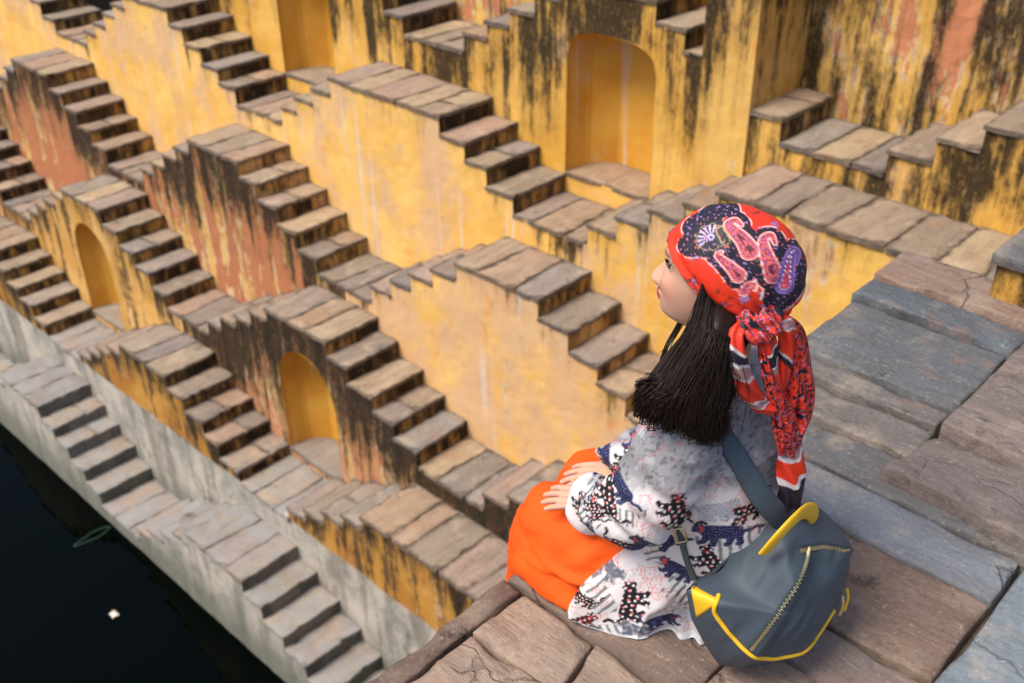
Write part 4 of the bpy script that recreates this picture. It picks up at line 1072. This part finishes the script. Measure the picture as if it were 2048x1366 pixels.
# ---- hair
rs = random.Random(7)
def hv(f, l, u): return h2(np.array([[f, l, u]]))[0]
roots = [hv(.014, .078, .004), hv(.004, .082, -.010), hv(-.012, .083, -.022), hv(-.03, .081, -.036), hv(-.048, .074, -.048), hv(-.066, .062, -.056), hv(-.085, .04, -.062), hv(-.10, .0, -.065)]
mids = [[-.082, .696, .085], [-.072, .693, .1], [-.059, .694, .112], [-.045, .697, .118], [-.03, .689, .116], [-.013, .678, .108], [-.002, .668, .098], [.007, .662, .088]]
mid2 = [[-.118, .635, .115], [-.111, .629, .13], [-.097, .63, .142], [-.082, .631, .148], [-.062, .624, .148], [-.043, .62, .142], [-.022, .612, .13], [-.003, .602, .112]]
tips = [[-.147, .598, .125], [-.143, .586, .145], [-.122, .586, .158], [-.097, .584, .162], [-.073, .572, .162], [-.054, .561, .158], [-.037, .555, .15], [-.021, .555, .135]]
def lerp_list(Ls, s):
    x = s*(len(Ls)-1); i = min(int(x), len(Ls)-2); return np.array(Ls[i])*(1-(x-i))+np.array(Ls[i+1])*(x-i)
hp_ = []
for k_ in range(30):
    s = .10+k_/29*.76; th_ = 1-.45*sstep(np.array(s), .6, .86)
    hp_.append(ring_tube(spline([lerp_list(roots, s)+np.array([.004, .014, -.014]), lerp_list(mids, s)-np.array([-.016*(1-s), 0, .012]), lerp_list(mid2, s)-np.array([0, 0, .014]), lerp_list(tips, s)+np.array([.014, .022, -.016])], 12), list(np.interp(np.linspace(0, 1, 12), [0, .12, .5, .85, 1], [.005, .009, .015, .013, .005])*th_), 10))
hb = fuse(hp_, .0035, 6)
hV, hF = list(hb[0]), list(hb[2])
def strand(path, r_, n=13):
    C_ = spline(path, n); L_ = np.gradient(C_, axis=0); L_ /= np.linalg.norm(L_, axis=1)[:, None]
    A_ = np.cross(L_, [.2, .1, 1.0]); A_ /= np.linalg.norm(A_, axis=1)[:, None]; B_ = np.cross(L_, A_)
    R_ = np.interp(np.linspace(0, 1, n), [0, .55, 1], [r_, r_, .00015])[:, None]; b = len(hV)
    rows = np.stack([C_+A_*R_, C_-A_*R_*.5+B_*R_*.87, C_-A_*R_*.5-B_*R_*.87], 1).reshape(-1, 3); hV.extend(rows)
    for i in range(n-1):
        for q_ in range(3): hF.append((b+i*3+q_, b+i*3+(q_+1) % 3, b+i*3+3+(q_+1) % 3, b+i*3+3+q_))
for c_ in range(150):
    s0 = rs.random()*.98; sp0 = min(1, max(0, s0+rs.gauss(0, .022))); lift0 = rs.uniform(.001, .009)
    e0 = np.array([rs.gauss(0, .004), rs.gauss(.002, .007), lift0-.004]); dens = 26
    for k_ in range(dens):
        s = min(.999, max(0, s0+rs.gauss(0, .024))); sp = min(.999, max(0, sp0+.7*(s-s0)+rs.gauss(0, .012)))
        o1 = np.array([rs.gauss(0, .0010) for _ in range(3)]); o2 = np.array([rs.gauss(0, .0025), rs.gauss(.002, .011), rs.gauss(0, .002)])
        lift = lift0+rs.uniform(-.002, .002); wv_ = np.array([rs.gauss(0, .0012), 0, rs.gauss(0, .001)])
        t1 = lerp_list(tips, sp)+e0+o2
        strand([lerp_list(roots, s)+o1*.4+np.array([0, .008, .004+.4*lift0]), .6*lerp_list(roots, s)+.4*lerp_list(mids, .8*s+.2*sp)+o1*.7+np.array([0, 0, .008+.7*lift]), lerp_list(mids, .6*s+.4*sp)+o1+np.array([.006*(1-s), 0, lift]), lerp_list(mid2, sp)+o1+wv_+np.array([0, 0, lift]), t1*.55+lerp_list(mid2, sp)*.45-wv_+np.array([-.002, 0, lift*.6]), t1, t1+np.array([.006, -.008, -.007]), t1+np.array([.018, -.013, -.020])], rs.uniform(.0006, .0011))
for k_ in range(60):                                             # loose single hairs
    s = rs.random(); sp = min(.999, max(0, s+rs.gauss(0, .12)))
    st_ = .03*rs.random() if k_ % 2 else 0
    path = spline([lerp_list(roots, s), lerp_list(mids, s)+[0, 0, .012], lerp_list(mid2, sp)+[rs.gauss(0, .008)+st_, 0, .014], lerp_list(tips, sp)+[rs.gauss(0, .012)+1.6*st_, rs.gauss(-.015, .015)-st_, .012-.5*st_]], 16)
    v, f = ring_tube(path, list(np.linspace(.0008, .0002, 16)), 4, False); b = len(hV); hV += v; hF += [tuple(i+b for i in q_) for q_ in f[:-2]]
# thin lock in front of the far cheek
for k_ in range(26):
    o1 = np.array([rs.gauss(0, .002) for _ in range(3)])
    v, f = ring_tube(spline([hv(.045, -.03, -.09)+o1, hv(.040, -.03, -.13)+o1, [-.088+o1[0], .60, -.01], [-.098+o1[0], .575+rs.uniform(-.02, .02), 0]], 12), list(np.linspace(.0013, .0004, 12)), 4, False)
    b = len(hV); hV += v; hF += [tuple(i+b for i in q_) for q_ in f[:-2]]
kh = NT('hair_dark_brown'); P = kh.pos()
kh.out(kh.mix(kh.noise(kh.scale(P, (120, 120, 14)), 1, 4), (.007, .0045, .004), (.024, .012, .0085)), .40, spec=.16)
kh.b.inputs['Coat Weight'].default_value = .0
mesh_obj('hair', w2(hV), hF, kh.m, woman, True)
# ------------------------------------------------------------------ backpack leaning on her back
bag = empty('backpack', tuple(w2([[.13, .0, .09]])[0]), label='slate blue backpack with yellow handle, yellow piping and brass zips on her back', cat='backpack')
sil = [(-.047, .215, .13), (-.034, .149, .13), (-.002, .075, .125), (.030, .019, .12), (.104, .020, .12), (.179, .044, .11), (.230, .102, .07), (.256, .152, .03), (.255, .195, .02), (.236, .232, .010), (.200, .272, .0), (.143, .307, .02), (.103, .325, .05), (.055, .274, .07), (.009, .222, .095)]
sil = [(a-.2*.026, b+.46*.026, c+.865*.026) for a, b, c in sil]
NS = 140
def sharp(P_, n):
    # closed outline: rounded curve pulled towards the straight polygon, so the corners stay crisp
    A_ = spline(P_+[P_[0]], n+1)[:-1]; s_ = np.linspace(0, len(P_), n+1)[:-1]; Q_ = np.array(P_+[P_[0]])
    B_ = np.stack([np.interp(s_, range(len(Q_)), Q_[:, i]) for i in range(3)], 1)
    return A_*.35+B_*.65
C_ = sharp(sil, NS)
cen = np.array([.110, .184, .108])
NR = 34; V, F = [], []
ZR = [np.array(p) for p in [(.050, .090, .15), (.061, .129, .17), (.1, .215, .17), (.141, .28, .14), (.190, .262, .09), (.235, .226, .045)]]
def pdist3(p, L_):
    d = 9.0
    for a, b in zip(L_[:-1], L_[1:]):
        ab = b[:2]-a[:2]; t_ = max(0, min(1, float(np.dot(p[:2]-a[:2], ab)/np.dot(ab, ab)))); d = min(d, float(np.linalg.norm(p[:2]-a[:2]-ab*t_)))
    return d
def bagpt(k_, rho, side):
    S_ = C_[k_]; p = cen*(1-rho)+S_*rho
    dome = (1-rho**2.6)**.62
    if side > 0:
        dz = pdist3(p, ZR); ds = (1-rho)*float(np.linalg.norm(S_[:2]-cen[:2])); w_ = ds/(ds+dz+.012)
        dome = .50*dome+.62*w_**.75*(1-rho**6)
    dirn = np.array([.04, .34, .92]) if side > 0 else FW*.5+np.array([0, -.1, -.5])
    p = p+dirn*dome*(.085 if side > 0 else .05)
    return p
for side in (1, -1):
    base = len(V)
    for j in range(NR+1):
        rho = 1-j/NR if side > 0 else 1-j/NR
        for k_ in range(NS): V.append(bagpt(k_, max(rho, .001), side))
    for j in range(NR):
        for k_ in range(NS):
            f = (base+j*NS+k_, base+j*NS+(k_+1) % NS, base+(j+1)*NS+(k_+1) % NS, base+(j+1)*NS+k_)
            F.append(f if side > 0 else f[::-1])
    cp = tuple(base+NR*NS+k_ for k_ in range(NS)); F.append(cp if side > 0 else cp[::-1])
V = np.array(V); nf = (NR+1)*NS
# panel ridges and soft dents
S4 = sv(V)
def pl_dist(X, pts):
    d = np.full(len(X), 9.0)
    for a, b in zip(pts[:-1], pts[1:]): d = np.minimum(d, caps(X, a, b, 0))
    return d
def svp(p): return (p[0]+.233*p[2], p[1]-.535*p[2])
zipA = [svp(p) for p in [(.061, .129, .17), (.078, .168, .171), (.1, .215, .17), (.128, .256, .152), (.141, .28, .14), (.144, .296, .13)]]
zipB = [svp(p) for p in [(.132, .293, .13), (.160, .280, .108), (.192, .26, .08), (.244, .216, .035)]]
pipA = [svp(p) for p in [(.002, .222, .15), (-.004, .196, .155), (.013, .167, .16), (.038, .134, .16), (.069, .105, .16), (.095, .088, .155), (.118, .079, .15), (.165, .062, .12)]]
pipB = [svp(p) for p in [(.165, .062, .12), (.19, .066, .10), (.208, .08, .08), (.226, .104, .068)]]
fr = np.arange(len(V)) < nf
disp = np.zeros(len(V))
disp += .010*np.exp(-(pl_dist(S4, zipA+[zipB[-1]])/.016)**2)
disp -= .006*np.exp(-(pl_dist(S4, [zipA[-1], svp((.19, .19, .11)), svp((.17, .11, .13))])/.022)**2)
disp += .006*np.exp(-(pl_dist(S4, pipA)/.010)**2)
disp += .004*vnoise(V, (14, 10, 14), 3)+.0018*vnoise(V, (34, 24, 34), 5)
disp += .003*np.sin(S4[:, 0]*150+S4[:, 1]*70+3*vnoise(V, (8, 8, 8), 6))*sstep(S4[:, 1], .14, .25)*sstep(.10-S4[:, 0], 0, .06)
dd = BK*.6+np.array([0, .1, .7]); V = V+np.outer(np.where(fr, disp, 0), dd)*np.clip(1-0*disp, 0, 1)[:, None]
V[:, 1] = np.maximum(V[:, 1], .0005)
kn = NT('slate_nylon'); P = kn.pos()
kn.out(kn.mix(kn.noise(P, 14, 4), (.044, .060, .080), (.055, .074, .097)), .52, kn.math('ADD', kn.noise(P, 900, 2), kn.mul(kn.noise(P, 40, 4), 1.2)), .3, .0014, .3)
NE = [[] for _ in range(len(V))]
for f_ in F:
    if len(f_) < 9:
        for a_, b_ in zip(f_, f_[1:]+f_[:1]): NE[a_].append(b_)
mx_ = max(len(x) for x in NE); NI = np.array([x+[i]*(mx_-len(x)) for i, x in enumerate(NE)])
rim_ = np.zeros(len(V), bool); rim_[:NS] = True; rim_[nf:nf+NS] = True
for _ in range(14):
    V = np.where(rim_[:, None], V, .5*V+.5*V[NI].mean(1))
V = V+np.outer(np.where(fr, .0022*np.sin(S4[:, 0]*190-S4[:, 1]*60+2.5*vnoise(V, (9, 9, 9), 26))*sstep(vnoise(V, (12, 12, 12), 27), -.1, .35)+.0016*vnoise(V, (40, 26, 40), 28), 0), dd)
bagm = mesh_obj('bag_body', w2(V), F, kn.m, bag, True)
bb = BVHTree.FromPolygons([Vector(p) for p in V], F)
ky = NT('yellow_leather'); P = ky.pos(); ky.out(ky.mix(ky.noise(P, 60, 4), (.72, .40, .012), (.80, .47, .02)), .5, ky.noise(P, 300, 3), .15, .001, .35)
kz = NT('brass_zip'); P = kz.pos(); kz.out((.62, .52, .30), .32, spec=.5); kz.b.inputs['Metallic'].default_value = .85
kd = NT('dark_zip_tape'); kd.out((.030, .040, .052), .7)
kg = NT('strap_webbing'); P = kg.pos(); kg.out(kg.mix(kg.noise(P, 50, 3), (.040, .058, .080), (.056, .080, .108)), .6, kg.noise(P, 800, 2), .2, .001, .3)
kbk = NT('olive_strap'); kbk.out((.075, .085, .075), .65)
def trace(bvh, pts, n, lift):
    out = []
    for p in spline([list(p)+[0] for p in pts], n):
        h = on(bvh, p[0], p[1], lift)
        if h is not None: out.append(h)
    return out
def tube_on(name, pts, r, mat, lift, n=60, bvh=None, parent=None, flatness=None):
    P_ = trace(bvh or bb, pts, n, lift)
    if len(P_) < 4: print('no hit', name); return None
    P_ = np.array(P_)
    for _ in range(3): P_[1:-1] = (P_[:-2]+2*P_[1:-1]+P_[2:])/4
    v, f = ring_tube(P_, [flatness or r]*len(P_), 10, True, up=(.2, .4, .9)); return mesh_obj(name, w2(v), f, mat, parent or bag, True)
tube_on('piping', pipA, .0040, ky.m, .0012); tube_on('piping', pipB, .0036, ky.m, .0012)
def zipper(pts, n):
    z = tube_on('zip', pts, .0, kd.m, .0006, 60, flatness=(.0075, .0016))
    P_ = np.array(trace(bb, pts, n, .0034)); V_, F_ = [], []
    for i in range(len(P_)):
        d = P_[min(i+1, len(P_)-1)]-P_[max(i-1, 0)]; d /= np.linalg.norm(d); sd_ = np.cross(d, -np.array(DV)); sd_ /= np.linalg.norm(sd_); nn = np.cross(sd_, d)
        off = sd_*(.0010 if i % 2 else -.0010)
        a = d*.0009; b = sd_*.0026; c_ = nn*.0012; i0 = len(V_)
        for x in (-1, 1):
            for y in (-1, 1):
                for q_ in (-1, 1): V_.append(P_[i]+off+a*x+b*y+c_*q_)
        for q_ in ((0, 1, 3, 2), (4, 6, 7, 5), (0, 4, 5, 1), (2, 3, 7, 6), (0, 2, 6, 4), (1, 5, 7, 3)): F_.append(tuple(i0+w for w in q_))
    mesh_obj('zip_teeth', w2(V_), F_, kz.m, z, False, world=False)

zipper(zipA, 74); zipper(zipB, 48)
# yellow corner patch where the strap is sewn on
def patch(name, poly, mat, lift=.0012, th=.0022, parent=None, bvh=None, n=10):
    a, b, c = [np.array(p) for p in poly]; V_, F_, ix = [], [], {}
    for i in range(n+1):
        for j in range(n+1-i):
            p = a+(b-a)*i/n+(c-a)*j/n; h = on(bvh or bb, p[0], p[1], lift)
            if h is None: h = np.array(bb.find_nearest(Vector((p[0]-.233*.14, p[1]+.535*.14, .14)))[0])
            ix[i, j] = len(V_); V_.append(h)
    for i in range(n):
        for j in range(n-i):
            F_.append((ix[i, j], ix[i+1, j], ix[i, j+1]))
            if i+j < n-1: F_.append((ix[i+1, j], ix[i+1, j+1], ix[i, j+1]))
    o = mesh_obj(name, w2(V_), F_, mat, parent or bag, True); md = o.modifiers.new('thick', 'SOLIDIFY'); md.thickness = th; md.offset = 1
    return o
pA, pB, pC = svp((-.042, .226, .135)), svp((.004, .217, .150)), svp((-.028, .160, .140))
patch('corner_patch', [pA, pB, pC], ky.m)
# lower panel seam
# carrying handle: a padded yellow loop standing off the top
hpath = spline([[.066, .312, .156], [.084, .348, .157], [.110, .364, .138], [.136, .354, .106], [.158, .328, .080], [.170, .296, .060], [.174, .262, .045]], 44)
v, f = ring_tube(hpath, [(.0150, .0044)]*44, 16, True, up=(.6, .2, .75)); mesh_obj('handle', w2(v), f, ky.m, bag, True)
# shoulder strap over the near shoulder, down to the top of the bag
def band(name, path, w, th, mat, n=40, parent=None):
    P_ = spline(path, n); V_, F_ = [], []
    for i in range(n):
        d = P_[min(i+1, n-1)]-P_[max(i-1, 0)]; d /= np.linalg.norm(d)
        h = tbvh.find_nearest(Vector(P_[i])); nn = np.array(h[1]); 
        if np.dot(nn, -np.array(DV)) < 0: nn = -np.array(DV)
        nn = .5*nn-.5*np.array(DV); sd_ = np.cross(d, nn); sd_ /= np.linalg.norm(sd_); nn = np.cross(sd_, d); nn /= np.linalg.norm(nn)
        if np.dot(nn, -np.array(DV)) < 0: nn = -nn
        ww = w if not callable(w) else w(i/(n-1))
        for x, z in ((-.5, 0), (-.44, 1), (-.2, 1.15), (.2, 1.15), (.44, 1), (.5, 0), (.3, -.2), (-.3, -.2)): V_.append(P_[i]+sd_*x*ww+nn*z*th)
    for i in range(n-1):
        for q_ in range(8): F_.append((i*8+q_, i*8+(q_+1) % 8, (i+1)*8+(q_+1) % 8, (i+1)*8+q_))
    F_ += [tuple(range(7, -1, -1)), tuple((n-1)*8+q_ for q_ in range(8))]
    return mesh_obj(name, w2(V_), F_, mat, parent or bag, True)
def onT(p, lift=.004):
    h = on(tbvh, *svp(p), lift); return np.array(p, float) if h is None else h
sp = [onT(p, .005) for p in [(-.062, .585, .14), (-.037, .551, .13), (-.016, .518, .125), (.007, .483, .12), (.035, .433, .105)]]+[np.array([.060, .393, .116]), np.array([.088, .354, .108]), np.array([.104, .326, .092])]
band('shoulder_strap', sp, lambda s: .030+.012*s, .007, kg.m)
lp = [onT(p, .004) for p in [(-.086, .368, .142), (-.08, .343, .14), (-.067, .298, .135), (-.050, .244, .13), (-.036, .212, .13)]]
ls = band('lower_strap', lp, .011, .003, kbk.m)
bk_ = onT((-.071, .312, .137), .007); tdir = lp[3]-lp[1]; tdir /= np.linalg.norm(tdir); sdir = np.cross(tdir, -np.array(DV)); sdir /= np.linalg.norm(sdir); nd = np.cross(sdir, tdir)
loop_ = [bk_+tdir*a+sdir*b+nd*.003 for a, b in ((-.014, -.009), (.014, -.009), (.014, .009), (-.014, .009), (-.014, -.009))]
V_, F_ = [], []
for a, b in zip(loop_[:-1], loop_[1:]):
    v, f = ring_tube([a, b], [.0018, .0018], 8, True); i0 = len(V_); V_ += v; F_ += [tuple(i+i0 for i in q_) for q_ in f]
mesh_obj('buckle', w2(V_), F_, kz.m, ls, True, world=False)
# small zip pull hanging at the outer side
v, f = ring_tube(spline([[.252, .130, .058], [.256, .112, .062], [.252, .088, .068]], 10), [(.004, .0018)]*10, 8, True); mesh_obj('zip_pull', w2(v), f, ky.m, bag, True)
v, f = ring_tube(spline([[.244, .118, .066], [.246, .102, .070], [.242, .084, .074]], 10), [(.004, .003)]*10, 8, True); mesh_obj('zip_slider', w2(v), f, kz.m, bag, True)

# ------------------------------------------------------------------ things on the water
kw1 = NT('white_wrapper'); P = kw1.pos(); kw1.out(kw1.ramp(kw1.noise(P, 30, 1), [(.42, (.72, .66, .58)), (.52, (.74, .70, .62)), (.56, (.55, .12, .06)), (.64, (.05, .16, .06))]), .6)
kw2 = NT('green_film'); kw2.out((.010, .036, .018), .5)
wc = np.array([.801, -2.53, -3.40])
rs = random.Random(3); V, F = [], []
for j in range(9):
    for i in range(9):
        x, y = (i-4)*.0085, (j-4)*.007; V.append(wc+[x+rs.uniform(-.004, .004), y+rs.uniform(-.004, .004), .012+.016*nz((x, y, 0), 28, 2)-.25*(x*x+y*y)*8])
for j in range(8):
    for i in range(8): F.append((j*9+i, j*9+i+1, (j+1)*9+i+1, (j+1)*9+i))
o = mesh_obj('wrapper', V, F, kw1.m, None, True); md = o.modifiers.new('thick', 'SOLIDIFY'); md.thickness = .003
tag(o, 'small crumpled white wrapper floating on the black water', 'litter')
lc = np.array([-.201, -2.187, -3.40]); P_ = []
for k_ in range(40):
    a = 2*math.pi*k_/40; P_.append(lc+np.array([.045*math.sin(a)*(1+.3*math.cos(a)), .15*math.cos(a)+.02*math.cos(3*a), .002]))
P_ = np.array(P_); V, F = [], []
for k_ in range(40):
    d = P_[(k_+1) % 40]-P_[k_-1]; d /= np.linalg.norm(d); n_ = np.array([-d[1], d[0], 0])
    for x, z in ((-.012, 0), (0, .005), (.012, 0), (0, -.004)): V.append(P_[k_]+n_*x+np.array([0, 0, z]))
for k_ in range(40):
    for q_ in range(4): F.append((k_*4+q_, k_*4+(q_+1) % 4, ((k_+1) % 40)*4+(q_+1) % 4, ((k_+1) % 40)*4+q_))
o = mesh_obj('floating_loop', V, F, kw2.m, None, True); tag(o, 'faint green loop of plastic film floating on the dark water', 'litter')
